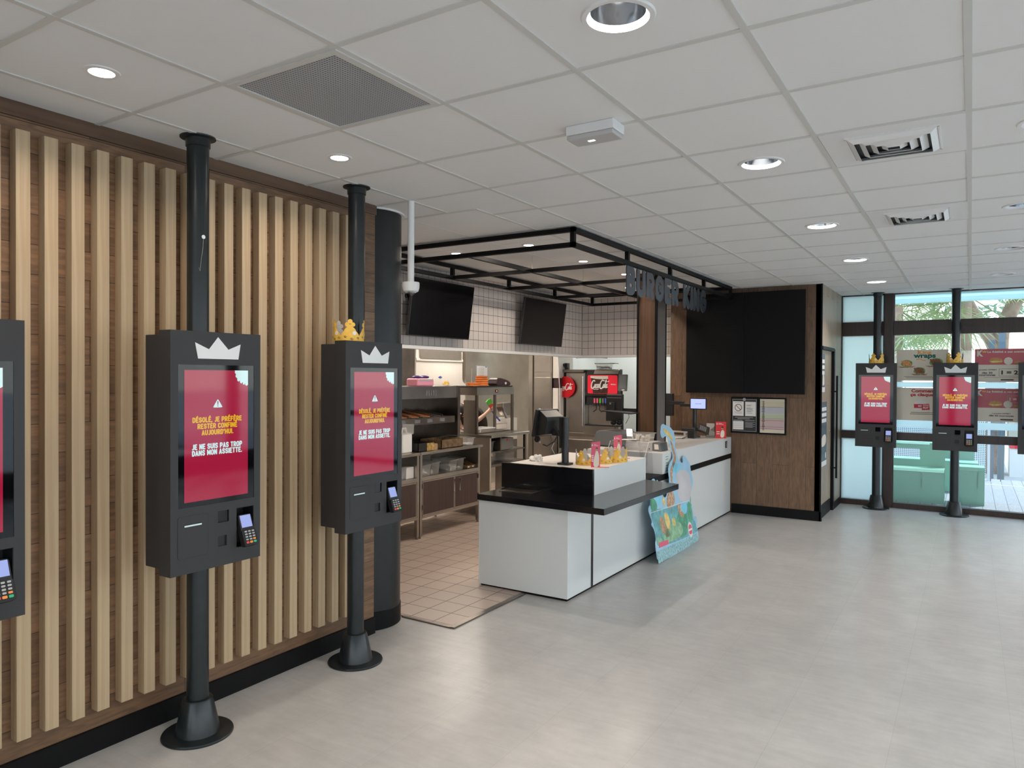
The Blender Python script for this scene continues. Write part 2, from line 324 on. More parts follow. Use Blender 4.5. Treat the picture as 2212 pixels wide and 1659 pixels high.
    def build(s, name, m, parent=None, label=None, bevel=0, smooth=False, seg=2):
        bmesh.ops.recalc_face_normals(s.bm, faces=s.bm.faces)
        me = bpy.data.meshes.new(name); s.bm.to_mesh(me); s.bm.free()
        if isinstance(m, str): m = MT[m]
        me.materials.append(m)
        o = bpy.data.objects.new(name, me); COL.objects.link(o)
        if parent: o.parent = parent
        if label: o['label'] = label
        if smooth:
            for p in me.polygons: p.use_smooth = True
            me.set_sharp_from_angle(angle=math.radians(35))
        if bevel:
            md = o.modifiers.new('bevel', 'BEVEL'); md.width = bevel; md.segments = seg; md.limit_method = 'ANGLE'; md.angle_limit = math.radians(40)
        return o
def tag(o, label, cat, group=None, kind=None):
    o['label'] = label; o['category'] = cat
    if group: o['group'] = group
    if kind: o['kind'] = kind
    return o
def thing(name, label, cat, loc=(0, 0, 0), rz=0, group=None):
    o = bpy.data.objects.new(name, None); COL.objects.link(o); o.location = loc; o.rotation_euler = (0, 0, rz); o.empty_display_size = .1
    return tag(o, label, cat, group)
def struct(o): o['kind'] = 'structure'; return o
def copy_tree(o, parent=None):
    c = o.copy(); COL.objects.link(c); c.parent = parent
    for ch in list(KIDS(o)): copy_tree(ch, c)
    return c
def KIDS(o): return [x for x in bpy.data.objects if x.parent == o]
def place(o, loc, rz=0, label=None):
    o.location = loc; o.rotation_euler = (0, 0, rz)
    if label: o['label'] = label
    return o
def text(body, fr, a, b, w, h, m, name, parent=None, depth=.001, bold=.02, shear=0, label=None, align='C', lift=0):
    cu = bpy.data.curves.new('t', 'FONT'); cu.body = body; cu.size = 1; cu.offset = bold; cu.shear = shear; cu.extrude = .5; cu.resolution_u = 3
    cu.align_x = 'CENTER'; to = bpy.data.objects.new('t', cu); COL.objects.link(to)
    dg = bpy.context.evaluated_depsgraph_get(); me = bpy.data.meshes.new_from_object(to.evaluated_get(dg)); bpy.data.objects.remove(to)
    xs = [v.co.x for v in me.vertices]; ys = [v.co.y for v in me.vertices]
    x0, x1, y0, y1 = min(xs), max(xs), min(ys), max(ys); sx = w/(x1-x0) if w else h/(y1-y0); sy = h/(y1-y0)
    if w and not h: sy = sx
    wd = (x1-x0)*sx; ofs = {'C': -wd/2, 'L': 0, 'R': -wd}[align]
    for v in me.vertices:
        x = a+ofs+(v.co.x-x0)*sx; y = b+(v.co.y-(y0+y1)/2)*sy; v.co = fr.p(x, y, lift+(v.co.z+.5)*depth)
    me.name = name; me.materials.clear(); me.materials.append(MT[m] if isinstance(m, str) else m)
    o = bpy.data.objects.new(name, me); COL.objects.link(o)
    if parent: o.parent = parent
    if label: o['label'] = label
    return o
def circle(a, b, r, n=24, r2=None): return [(a+math.cos(2*PI*k/n)*r, b+math.sin(2*PI*k/n)*(r2 or r)) for k in range(n)]
def rrect(a0, a1, b0, b1, r, n=4):
    P = []
    for cx, cy, s in ((a1-r, b1-r, 0), (a0+r, b1-r, 1), (a0+r, b0+r, 2), (a1-r, b0+r, 3)):
        for k in range(n+1): t = PI/2*(s+k/n); P.append((cx+math.cos(t)*r, cy+math.sin(t)*r))
    return P
def smooth(P, it=2):
    for _ in range(it):
        Q = []
        for i in range(len(P)):
            a, b = P[i], P[(i+1) % len(P)]
            Q += [(a[0]*.75+b[0]*.25, a[1]*.75+b[1]*.25), (a[0]*.25+b[0]*.75, a[1]*.25+b[1]*.75)]
        P = Q
    return P

def arcp(cx, cy, rx, ry, a0, a1, n=10): return [(cx+math.cos(math.radians(a0+(a1-a0)*k/n))*rx, cy+math.sin(math.radians(a0+(a1-a0)*k/n))*ry) for k in range(n+1)]
GL = {'B': [[(.0, 0), (0, 1)], [(0, 1), (.25, 1)]+arcp(.25, .77, .24, .23, 90, -90), [(0, .54), (.28, .54)]+arcp(.28, .27, .27, .27, 90, -90)+[(0, 0)]],
 'U': [[(0, 1), (0, .35)]+arcp(.28, .33, .28, .33, 180, 360)+[(.56, 1)]],
 'R': [[(0, 0), (0, 1)], [(0, 1), (.25, 1)]+arcp(.25, .72, .27, .28, 90, -90)+[(0, .44)], [(.25, .44), (.52, 0)]],
 'G': [arcp(.32, .5, .32, .5, 50, 360)[0:], [(.64, .5), (.38, .5)]],
 'E': [[(0, 0), (0, 1)], [(0, 1), (.45, 1)], [(0, 0), (.48, 0)], [(0, .52), (.38, .52)]],
 'K': [[(0, 0), (0, 1)], [(.52, 1), (.06, .48)], [(.16, .58), (.56, 0)]],
 'I': [[(0, 0), (0, 1)]], 'N': [[(0, 0), (0, 1), ], [(0, 1), (.55, 0)], [(.55, 0), (.55, 1)]],
 'D': [[(0, 0), (0, 1)], [(0, 1), (.2, 1)]+arcp(.2, .65, .32, .35, 90, 0)+arcp(.2, .35, .32, .35, 0, -90)+[(0, 0)]],
 'S': [arcp(.26, .74, .26, .26, 20, 200)+[(.1, .54), (.42, .46)]+arcp(.26, .26, .26, .26, 20, -160)],
 'O': [arcp(.28, .7, .28, .3, 0, 180)+arcp(.28, .3, .28, .3, 180, 360)+[(.56, .7)]], 'L': [[(0, 1), (0, 0)], [(0, 0), (.42, 0)]],
 'J': [[(.34, 1), (.34, .28)]+arcp(.14, .24, .2, .24, 0, -120)], 'P': [[(0, 0), (0, 1)], [(0, 1), (.25, 1)]+arcp(.25, .70, .27, .30, 90, -90)+[(0, .40)]],
 'F': [[(0, 0), (0, 1)], [(0, 1), (.45, 1)], [(0, .50), (.38, .50)]], 'C': [arcp(.28, .7, .28, .3, 20, 180)+arcp(.28, .3, .28, .3, 180, 340)],
 'A': [[(0, 0), (.27, 1)], [(.27, 1), (.54, 0)], [(.11, .30), (.43, .30)]], 'M': [[(0, 0), (0, 1)], [(0, 1), (.33, .25)], [(.33, .25), (.66, 1)], [(.66, 1), (.66, 0)]],
 'T': [[(0, 1), (.5, 1)], [(.25, 1), (.25, 0)]], 'H': [[(0, 0), (0, 1)], [(.54, 0), (.54, 1)], [(0, .5), (.54, .5)]],
 "'": [[(0, 1), (-.03, .78)]], ',': [[(0, 0), (-.05, -.16)]], '.': [[(0, 0), (.005, 0)]]}
GL['É'] = GL['E']+[[(.16, 1.24), (.32, 1.36)]]; GL['È'] = GL['E']+[[(.14, 1.36), (.30, 1.24)]]
WD = {'B': .55, 'U': .56, 'R': .52, 'G': .64, 'E': .46, 'K': .56, 'I': .0, 'N': .55, 'D': .52, 'S': .52, 'O': .56, 'L': .42, 'J': .34, 'P': .52, 'F': .45, 'C': .54, 'A': .54, 'M': .66, 'T': .5, 'H': .54, "'": 0, ',': 0, '.': 0, 'É': .46, 'È': .46}
def block_text(body, fr, a, b, w, h, wt, m, name, parent, c0, c1):
    """heavy condensed lettering, centred on a, baseline b, cap height h, total width w, stroke wt"""
    sp = .16; tot = sum((WD[c] if c != ' ' else .12)+0 for c in body); n = len(body)
    # solve glyph scale so that glyphs plus stroke and gap fill the width
    gap = wt*1.22; sx = (w-wt-gap*(n-1))/tot; x = a-w/2+wt/2; hh = h-wt; mb = MB()
    for ch in body:
        if ch == ' ': x += .12*sx+gap; continue
        for k, st in enumerate(GL[ch]): mb.stroke(fr, [(x+p*sx, b+wt/2+q*hh) for p, q in st], wt, c0, c1+k*.00004, 4)
        x += WD[ch]*sx+gap
    return mb.build(name, m, parent)
ORD = ['nearest', 'second', 'third', 'fourth', 'fifth', 'sixth', 'seventh', 'eighth', 'ninth', 'tenth', 'eleventh', 'twelfth', 'thirteenth', 'fourteenth', 'fifteenth', 'sixteenth', 'seventeenth', 'eighteenth', 'nineteenth', 'twentieth', 'twenty-first', 'twenty-second', 'twenty-third', 'twenty-fourth', 'twenty-fifth', 'twenty-sixth', 'twenty-seventh', 'twenty-eighth']
CZ = 2.8
FX = lambda x: FR((x, 0, 0), (0, 1, 0), (0, 0, 1))          # plane facing +x: a = y, b = z
FY = lambda y: FR((0, y, 0), (1, 0, 0), (0, 0, 1))          # plane facing -y: a = x, b = z
# ================================================================== THE SETTING
struct(MB().box(-3.4, 5.3, -4.6, 10.8, -.1, 0).build('floor', 'floor'))
b = MB(); b.box(-7.6, -2.93, 3.92, 12.2, -.05, .006); struct(b.build('floor_kitchen', 'ftile'))
# kitchen floor steel edge strip
b = MB(); b.box(-2.945, -2.905, 3.9, 4.83, 0, .011); b.box(-3.36, -2.93, 3.895, 3.92, 0, .009); struct(b.build('trim_1', 'darksteel'))
# ceiling with round openings for the big downlights
BX = [-.93, .27, 1.47, 2.67]; BY = [.276, 2.076, 3.88, 5.69, 7.49, 9.3]
LIT = lambda i, j: i == 0 or (i == 1 and j in (0, 1)) or i >= 2
xb = [-3.4]; yb = [-4.6]
for x in BX: xb += [x-.2, x+.2]
for y in BY: yb += [y-.2, y+.2]
xb.append(5.3); yb.append(10.8)
bm = bmesh.new()
def rect(x0, x1, y0, y1, z=CZ): bm.faces.new([bm.verts.new((x0, y0, z)), bm.verts.new((x0, y1, z)), bm.verts.new((x1, y1, z)), bm.verts.new((x1, y0, z))])
for i in range(len(xb)-1):
    for j in range(len(yb)-1):
        x0, x1, y0, y1 = xb[i], xb[i+1], yb[j], yb[j+1]
        if i % 2 == 1 and j % 2 == 1:
            cx, cy = (x0+x1)/2, (y0+y1)/2; n = 32; R = .1; C = []; S = []
            for k in range(n):
                t = 2*PI*(k+.5)/n; c_, s_ = math.cos(t), math.sin(t); q = .2/max(abs(c_), abs(s_)); C.append(bm.verts.new((cx+c_*R, cy+s_*R, CZ))); S.append(bm.verts.new((cx+c_*q, cy+s_*q, CZ)))
            for k in range(n):
                k2 = (k+1) % n; bm.faces.new((C[k], S[k], S[k2], C[k2]))
                if (k % 8) == 3:
                    t = 2*PI*(k+1)/n; bm.faces.new((S[k], bm.verts.new((cx+.2*(1 if math.cos(t) > 0 else -1), cy+.2*(1 if math.sin(t) > 0 else -1), CZ)), S[k2]))
        else: rect(x0, x1, y0, y1)
rect(-7.6, -3.4, -4.6, 12.2); rect(-3.4, -1.49, 10.8, 12.2)
me = bpy.data.meshes.new('ceiling'); bm.to_mesh(me); bm.free(); me.materials.append(MT['ceil']); o = bpy.data.objects.new('ceiling', me); COL.objects.link(o); struct(o)
b = MB(); b.box(-7.7, 5.4, -4.7, 12.3, 2.98, 3.1); struct(b.build('ceiling_roof_slab', 'trimwhite'))
# T-bar grid
b = MB()
for i in range(-1, 15):
    x = -3.02+.6*i
    if x < -3.3: continue
    y1 = 3.96 if x < -2.8 else 10.7
    b.box(x-.012, x+.012, -4.5, y1, CZ-.004, CZ)
for j in range(-9, 16):
    y = 1.162+.6*j; x0 = -3.31 if y < 3.9 else (-2.79 if y < 9.2 else -1.49)
    b.box(x0, 5.2, y-.012, y+.012, CZ-.0035, CZ)
b.box(-4.74, -2.79, 3.95, 3.974, CZ-.005, CZ); b.box(-2.802, -2.778, 3.96, 9.2, CZ-.005, CZ)
struct(b.build('trim_2', 'tbar'))
b = MB()
for y in (5.16, 6.36, 7.56, 8.76): b.box(-4.74, -2.8, y-.004, y+.004, CZ-.0012, CZ)
for x in (-3.95, -3.38): b.box(x-.004, x+.004, 3.97, 9.4, CZ-.001, CZ)
struct(b.build('trim_3', 'ceilk'))
# left wall
b = MB(); b.box(-3.42, -3.31, -4.6, 3.56, 0, CZ); struct(b.build('wall_left', 'plank'))
b = MB(); b.box(-3.313, -3.295, -4.6, .93, CZ-.062, CZ); b.box(-3.313, -3.295, .933, 3.56, CZ-.062, CZ); struct(b.build('trim_4', 'topboard'))
b = MB(); b.box(-3.313, -3.295, -4.6, 3.56, 0, .105); struct(b.build('baseboard_left', 'black'))
sl = None; ys = [1.419+.1075*k for k in range(-16, 18)]
for k, y in enumerate(reversed(ys)):
    if sl is None:
        sl = MB().box(-3.31, -3.258, 0, .054, .195, 2.678).build('wall_slat', 'slat', bevel=.0012, seg=1); o = sl
    else: o = sl.copy(); COL.objects.link(o)
    o.location = (0, y, 0)
    n = ORD[k] if k and k < len(ORD) else ('nearest' if k == 0 else 'number %d' % (k+1))
    tag(o, 'pale oak vertical slat on the brown plank wall, %s counted from the round black column' % n, 'slat', 'pale oak slats on the left wall')
# round column at the wall end
t = thing('round_column', 'thick round black painted column at the end of the slatted wall', 'column', (-3.535, 3.715, 0))
b = MB(); b.lathe((0, 0, 0), [(.0, 0), (.24, 0), (.24, CZ-.0), (0, CZ)], seg=72); b.build('shaft', 'colm', t, smooth=True)
b = MB(); b.lathe((0, 0, CZ-.012), [(.23, .006), (.262, .0), (.262, .012), (.23, .012)], seg=64); b.build('ceiling_ring', 'trimwhite', t, 'white ring where the column meets the ceiling', smooth=True)
b = MB(); b.lathe((0, 0, 0), [(.23, 0), (.244, 0), (.245, .12), (.238, .125)], seg=64); b.build('base_wrap', 'black', t, 'black film wrapped round the foot', smooth=True)
# menu wall + side wall + office shell
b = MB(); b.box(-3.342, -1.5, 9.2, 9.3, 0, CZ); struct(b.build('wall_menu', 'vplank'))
b = MB(); b.box(-1.56, -1.49, 9.2, 9.23, 0, CZ); b.box(-1.56, -1.49, 9.23, 10.14, 2.07, CZ); b.box(-1.56, -1.49, 10.14, 10.73, 0, CZ); struct(b.build('wall_side', 'vplank_lit'))
b = MB(); b.box(-2.53, -1.49, 9.185, 9.205, 0, .115); b.box(-1.505, -1.478, 9.185, 9.23, 0, .115); struct(b.build('baseboard_menu', 'black'))
b = MB(); b.box(-1.503, -1.48, 10.16, 10.71, 0, .09); struct(b.build('baseboard_side', 'black'))
b = MB(); b.box(-1.500, -1.484, 9.18, 9.196, .11, CZ); struct(b.build('trim_5', 'black'))
# door panel in the side wall
d = struct(MB().box(-1.545, -1.515, 9.23, 10.08, .1, 2.03).build('door_1', 'vplank_lit'))
b = MB(); b.box(-1.548, -1.505, 9.24, 10.0, .005, .16); b.build('kick_plate', 'black', d)
b = MB(); b.box(-1.55, -1.48, 10.06, 10.14, 0, 2.06); b.box(-1.55, -1.48, 9.23, 10.06, 2.03, 2.07); struct(b.build('trim_6', 'black'))
b = MB(); b.tube([(-1.44, 10.02, .42), (-1.44, 10.02, 1.72)], .013); 
for z in (.55, 1.52): b.tube([(-1.51, 10.02, z), (-1.44, 10.02, z)], .009)
b.build('door_handle', 'black', d, 'long black bar handle', smooth=True)
b = MB(); b.cyl((-1.515, 9.95, 1.02), .014, .012, (1, 0, 0)); b.build('lock', 'chrome', d)
# bulkhead (tiled) over the kitchen pass
b = MB(); b.box(-4.84, -4.74, 3.9, 9.5, 2.0, CZ); struct(b.build('wall_bulkhead', 'ctile'))
b = MB(); b.box(-4.739, -3.2, 9.4, 9.5, 2.0, CZ); struct(b.build('wall_bulkhead_return', 'ctile_x'))
b = MB(); b.box(-4.845, -4.73, 3.9, 9.5, 1.965, 2.0); b.box(-4.73, -3.2, 9.392, 9.505, 1.965, 2.0); struct(b.build('trim_7', 'trimwhite'))
b = MB(); b.box(-4.745, -4.733, 9.388, 9.4, 2.0, CZ); struct(b.build('trim_8', 'steel'))
# kitchen shell
b = MB(); b.box(-7.6, -7.4, 3.4, 12.2, 0, CZ); struct(b.build('wall_kitchen_back', 'cream'))
b = MB(); b.box(-7.4, -3.42, 3.45, 3.6, 0, CZ); struct(b.build('wall_kitchen_near', 'steelwall'))
b = MB(); b.box(-5.76, -3.20, 12.0, 12.1, 0, CZ); struct(b.build('wall_office', 'whitewall'))
b = MB(); b.box(-5.86, -5.76, 10.5, 12.1, 0, CZ); struct(b.build('wall_office_return', 'whitewall'))
b = MB(); b.box(-3.30, -3.2, 9.3, 12.1, 0, CZ); b.box(-7.4, -5.86, 10.72, 10.82, 0, CZ); struct(b.build('wall_office_right', 'whitewall'))
# unseen sides of the dining room: right and rear walls with wide windows
b = MB(); b.box(5.2, 5.32, -4.6, 10.8, 0, .35); b.box(5.2, 5.32, -4.6, 10.8, 2.55, CZ)
for y in (-4.6, -1.4, 1.8, 5.0, 8.2, 10.6): b.box(5.2, 5.32, y, y+.2, .35, 2.55)
struct(b.build('wall_right', 'frame'))
b = MB(); b.box(-3.4, 5.3, -4.72, -4.6, 0, .35); b.box(-3.4, 5.3, -4.72, -4.6, 2.55, CZ)
for x in (-3.4, -.6, 2.3, 5.1): b.box(x, x+.2, -4.72, -4.6, .35, 2.55)
struct(b.build('wall_rear', 'frame'))
for k, y in enumerate((-4.4, -1.2, 2.0, 5.2, 8.4)): struct(MB().box(5.25, 5.256, y, y+(3.0 if k < 4 else 2.2), .35, 2.55).build('window_%d' % (k+4), 'glass'))
for k, x in enumerate((-3.2, -.4, 2.5)): struct(MB().box(x, x+2.6, -4.66, -4.654, .35, 2.55).build('window_%d' % (k+9), 'glass'))
# window wall ahead: frames and panes
YW = 10.70; YE = 10.79
def bay(name, x0, x1, mats):
    b = MB(); w = .012
    b.box(x0, x1, YW, YE, 2.255, 2.44); b.box(x0, x1, YW, YE, .885, .99); b.box(x0, x1, YW-.01, YE, 0, .07); b.box(x0, x1, YW, YE, 2.785, CZ)
    for z0, z1 in ((.07, .885), (.99, 2.255), (2.44, 2.785)):
        b.box(x0, x0+w, YW+.005, YE-.01, z0, z1); b.box(x1-w, x1, YW+.005, YE-.01, z0, z1)
    f = struct(b.build(name, 'frame', bevel=.003))
    for (z0, z1), m in zip(((.07, .885), (.99, 2.255), (2.44, 2.785)), mats):
        MB().box(x0+w, x1-w, YW+.045, YW+.051, z0, z1).build('pane', m, f)
    return f
bay('window_1', -1.49, -.973, ['frost']*3); bay('window_2', -.864, 1.9, ['glass']*3); bay('window_3', 2.01, 5.2, ['glass']*3)
struct(MB().box(-.973, -.864, YW-.02, YE, 0, CZ).build('trim_9', 'frame', bevel=.004)); struct(MB().box(1.9, 2.01, YW-.02, YE, 0, CZ).build('trim_10', 'frame', bevel=.004))

# ================================================================== CEILING FITTINGS
MT['lip'] = mat('lip_highlight', (.92, .92, .92), .3)  # lamplight on the rim of the cup, painted as a white lip
def big_light(x, y, lit, label):
    t = thing('recessed_downlight', label, 'ceiling light', (x, y, CZ), 0, 'large round downlights in the tiled ceiling')
    b = MB(); b.lathe((0, 0, 0), [(.094, 0), (.096, -.006), (.112, -.006), (.116, 0)], seg=48); b.build('trim_ring', 'trimwhite', t, smooth=True)
    b = MB(); b.lathe((0, 0, 0), [(.085, .012), (.082, .03), (.074, .06), (.058, .10), (.036, .117)], seg=48); b.build('reflector', 'reflector', t, smooth=True); b = MB(); b.lathe((0, 0, 0), [(.096, 0), (.085, .012)], seg=48); b.build('lip', 'lip', t, 'white lip with the bright rim painted in', smooth=True)
    b = MB(); b.cyl((0, 0, .11), .038, .01, seg=32); b.build('lamp', 'lamp' if lit else 'lampoff', t)
    if lit: area('lamp_light', (x, y, CZ+.095), .07, 15, NEUT)
    return t
for i, x in enumerate(BX):
    for j, y in enumerate(BY):
        if i == 0: lb = 'large lit round downlight, %s in the row running towards the windows' % ORD[j]
        elif i == 1 and j == 3: lb = 'large unlit round downlight at the right edge of the photo'
        else: lb = 'large round downlight in the %s row, %s from the rear wall' % (('', 'second', 'third', 'fourth')[i], ORD[j])
        big_light(x, y-.6 if (i == 1 and j == 3 and False) else y, LIT(i, j), lb)
def small_light(x, y, label, grp, r=.035, power=4.5, col=WARM, sp=165):
    t = thing('spot_downlight', label, 'ceiling light', (x, y, CZ), 0, grp)
    b = MB(); b.lathe((0, 0, 0), [(r+.008, -.001), (r+.009, -.005), (r+.026, -.004), (r+.028, 0)], seg=40); b.build('trim_ring', 'trimwhite', t, smooth=True)
    b = MB(); b.cyl((0, 0, -.0035), r+.008, .003, seg=32); b.build('lamp', 'lampw', t)
    area('spot_light', (x, y, CZ-.012), .08, power, col, spread=math.radians(sp))
small_light(-2.71, 1.465, 'small lit spot downlight above the slatted wall, nearer one left of the grille', 'small spots beside the slatted wall', power=5.5, sp=145)
small_light(-2.73, 2.674, 'small lit spot downlight above the slatted wall, just past the ceiling grille', 'small spots beside the slatted wall', power=5.5, sp=145)
for k_, (x_, y_) in enumerate(((-2.70, .26), (-2.1, -.94), (-1.5, .86))): small_light(x_, y_, 'small spot downlight on the left beyond the near edge, %s' % ('by the wall', 'rear one', 'away from the wall')[k_], 'small spots beside the slatted wall', power=5.5, sp=145)
for x, y, lb in ((-3.946, 5.301, 'small kitchen downlight seen left behind the black canopy frame'), (-3.168, 5.278, 'small kitchen downlight just inside the near canopy rail'), (-3.159, 6.282, 'small kitchen downlight seen in the middle of the canopy'), (-3.168, 7.298, 'small kitchen downlight beside the hanging letter B')):
    small_light(x, y, lb, 'small kitchen downlights above the canopy', .032, 7, WARM)
for x, y, lb in ((-3.95, 6.3, 'small kitchen downlight hidden behind the canopy bars, left row middle'), (-3.95, 7.3, 'small kitchen downlight hidden behind the canopy bars, left row far'), (-3.6, 8.4, 'small kitchen downlight near the tiled corner')):
    small_light(x, y, lb, 'small kitchen downlights above the canopy', .032, 7, WARM)
t = thing('spot_downlight', 'tiny round ceiling spot next to the window head', 'ceiling light', (-.94, 10.38, CZ)); MB().lathe((0, 0, 0), [(.03, -.002), (.032, -.006), (.055, 0)]).build('trim_ring', 'trimwhite', t); MB().cyl((0, 0, -.003), .031, .002).build('lamp', 'lampoff', t)
# perforated return grille
t = thing('return_grille', 'square grey perforated ceiling grille in a beige frame', 'ceiling grille', (0, 0, 0))
b = MB(); x0, x1, y0, y1 = -2.408, -1.832, 1.774, 2.35
b.box(x0, x1, y0, 1.8, CZ-.008, CZ); b.box(x0, x1, 2.334, y1, CZ-.008, CZ); b.box(x0, -2.383, 1.8, 2.334, CZ-.008, CZ); b.box(-1.864, x1, 1.8, 2.334, CZ-.008, CZ); b.build('frame', 'tbar', t)
MB().box(-2.383, -1.864, 1.8, 2.334, CZ-.004, CZ-.001).build('perforated_plate', 'grille', t)
# supply diffusers
def diffuser(cx, cy, label):
    t = thing('air_diffuser', label, 'air vent', (cx, cy, CZ), 0, 'square louvred air diffusers')
    MB().box(-.288, .288, -.288, .288, -.005, -.001).build('face_panel', 'trimwhite', t)
    b = MB(); h = .182
    for k in range(4):
        r = h-.043*k; z = -.006-.0
        for sx_, sy_ in ((1, 0), (-1, 0), (0, 1), (0, -1)):
            q = r-.028
            if sx_: P = [(sx_*r, -r, z), (sx_*r, r, z), (sx_*q, q, z-.02), (sx_*q, -q, z-.02)]
            else: P = [(-r, sy_*r, z), (r, sy_*r, z), (q, sy_*q, z-.02), (-q, sy_*q, z-.02)]
            vs = [b.bm.verts.new(p) for p in P]; vs2 = [b.bm.verts.new((p[0], p[1], p[2]-.0025)) for p in P]
            b.bm.faces.new(vs); b.bm.faces.new(vs2[::-1])
            for i in range(4): b.bm.faces.new((vs[i], vs2[i], vs2[(i+1) % 4], vs[(i+1) % 4]))
    b.build('louvres', 'trimwhite', t); MB().box(-.18, .18, -.18, .18, -.0062, -.0052).build('dark_throat', 'kdark', t)
    b = MB(); 
    for s_ in (-1, 1): b.box(s_*.187-.004, s_*.187+.004, -.19, .19, -.012, -.005); b.box(-.19, .19, s_*.187-.004, s_*.187+.004, -.012, -.005)
    b.build('rim', 'trimwhite', t)
diffuser(-.318, 3.862, 'white louvred air diffuser, nearer of the two, right of the round lights')
diffuser(-.318, 5.662, 'white louvred air diffuser, further of the two, towards the windows')
# emergency light
t = thing('emergency_light', 'small white emergency light box hanging under the ceiling tiles', 'emergency light', (-1.42, 2.93, CZ))
MB().box(-.115, .115, -.06, .06, -.042, 0).build('housing', 'trimwhite', t, bevel=.004)
MB().box(-.112, .112, -.057, .057, -.062, -.042).build('diffuser', translucent('lens', (.72, .70, .68), .3), t, bevel=.006)
MB().box(-.03, .0, -.008, .006, -.0635, -.062).build('led', mat('led', (1, 1, 1), .5, em=(.8, 1, .9), es=5), t)
# security camera on a drop pole
t = thing('security_camera', 'white dome camera hanging on a white pole by the black column', 'security camera', (-3.016, 3.574, CZ))
b = MB(); b.cyl((0, 0, -.52), .021, .52, seg=24); b.build('drop_pole', 'trimwhite', t, smooth=True)
b = MB(); b.lathe((0, 0, -.52), [(0, .005), (.053, .004), (.055, -.004), (.054, -.03), (.048, -.052), (.03, -.062), (0, -.063)]); b.build('housing', 'trimwhite', t, smooth=True)
b = MB(); b.ball((.012, -.012, -.578), (.024, .024, .026)); b.build('dome', thin_glass('dome_glass', (.5, .5, .5), .2), t, smooth=True); b = MB(); b.ball((.012, -.012, -.572), .015); b.build('lens', 'kdark', t, smooth=True)

# ================================================================== CANOPY FRAME WITH HANGING LETTERS
XF, XB, YN, YF, ZT, ZB, q = -2.47, -4.36, 4.76, 8.93, 2.79, 2.645, .034
t = thing('canopy_frame', 'black steel grid canopy hanging under the kitchen ceiling above the counter', 'canopy frame', (0, 0, 0))
b = MB()
for z in (ZT, ZB+q):
    b.box(XF-q, XF, YN, YF, z-q, z); b.box(XB, XB+q, YN, YF, z-q, z); b.box(XB, XF, YN, YN+q, z-q, z); b.box(XB, XF, YF-q, YF, z-q, z)
b.build('rails', 'black', t)
yp = [YN, 5.76, 6.80, 7.85, YF-q]
for x in (XF-q, XB):
    for y in yp: MB().box(x, x+q, y, y+q, ZB+q, ZT-q).build('post', 'black', t)
b = MB()
for y in yp[1:-1]: b.box(XB+q, XF-q, y, y+q, ZB, ZB+q)
for y0, y1 in zip(yp, yp[1:]): b.box(-3.447, -3.413, y0+q, y1, ZB, ZB+q)
b.build('cross_bars', 'black', t)
for x, y in ((XF-.02, YN+.03), (-3.43, 5.78), (-3.43, 6.82), (-3.43, 7.87), (XB+.02, 6.82)): MB().tube([(x, y, ZB+q), (x, y, CZ)], .0012, 6).build('suspension_wire', 'steel', t)
# letters drawn as round-ended strokes
s = thing('hanging_sign', 'cut-out metal letters reading BURGER KING hanging from the canopy front rail', 'sign', (0, 0, 0))
fr = FR((XF-.012, 0, 0), (0, 1, 0), (0, 0, 1)); y = 5.745; wst = .068; H_ = .255-wst
MB().box(XF-.018, XF-.004, 5.70, 7.93, ZB-.006, ZB).build('hanging_rail', 'black', s)
MT['letter'] = mat('blue_black_metal', (.105, .12, .145), .3, metal=.85)
SX = .236
for ch in 'BURGER KING':
    if ch == ' ': y += .12; continue
    b = MB(); zb = 2.393+wst/2
    for k, st in enumerate(GL[ch]): b.stroke(fr, [(y+wst/2+a*SX, zb+c*H_) for a, c in st], wst, -.004, .005-k*.0006)
    b.build('letter_'+ch.lower(), 'letter', s, 'letter %s' % ch); y += WD[ch]*SX+wst+.0245
# pillar on the counter line
t = thing('clad_pillar', 'square wood-clad pillar rising behind the counter to the ceiling', 'pillar', (0, 0, 0))
MB().box(-3.03, -2.84, 7.35, 7.64, .945, CZ).build('wood_cladding', 'pillarwood', t); MB().box(-2.8405, -2.832, 7.37, 7.64, .945, CZ).build('side_panel', 'pillarsheen', t, 'side panel facing the room, window sheen painted in as grey')
b = MB(); b.box(-3.045, -3.028, 7.338, 7.36, .945, CZ); b.box(-2.842, -2.822, 7.338, 7.372, .945, CZ); b.box(-2.842, -2.826, 7.635, 7.65, .945, CZ); b.build('corner_strips', 'black', t)
struct(MB().box(-7.6, -3.4, 3.4, 3.92, -.05, .006).build('floor_kitchen_near', 'ftile'))
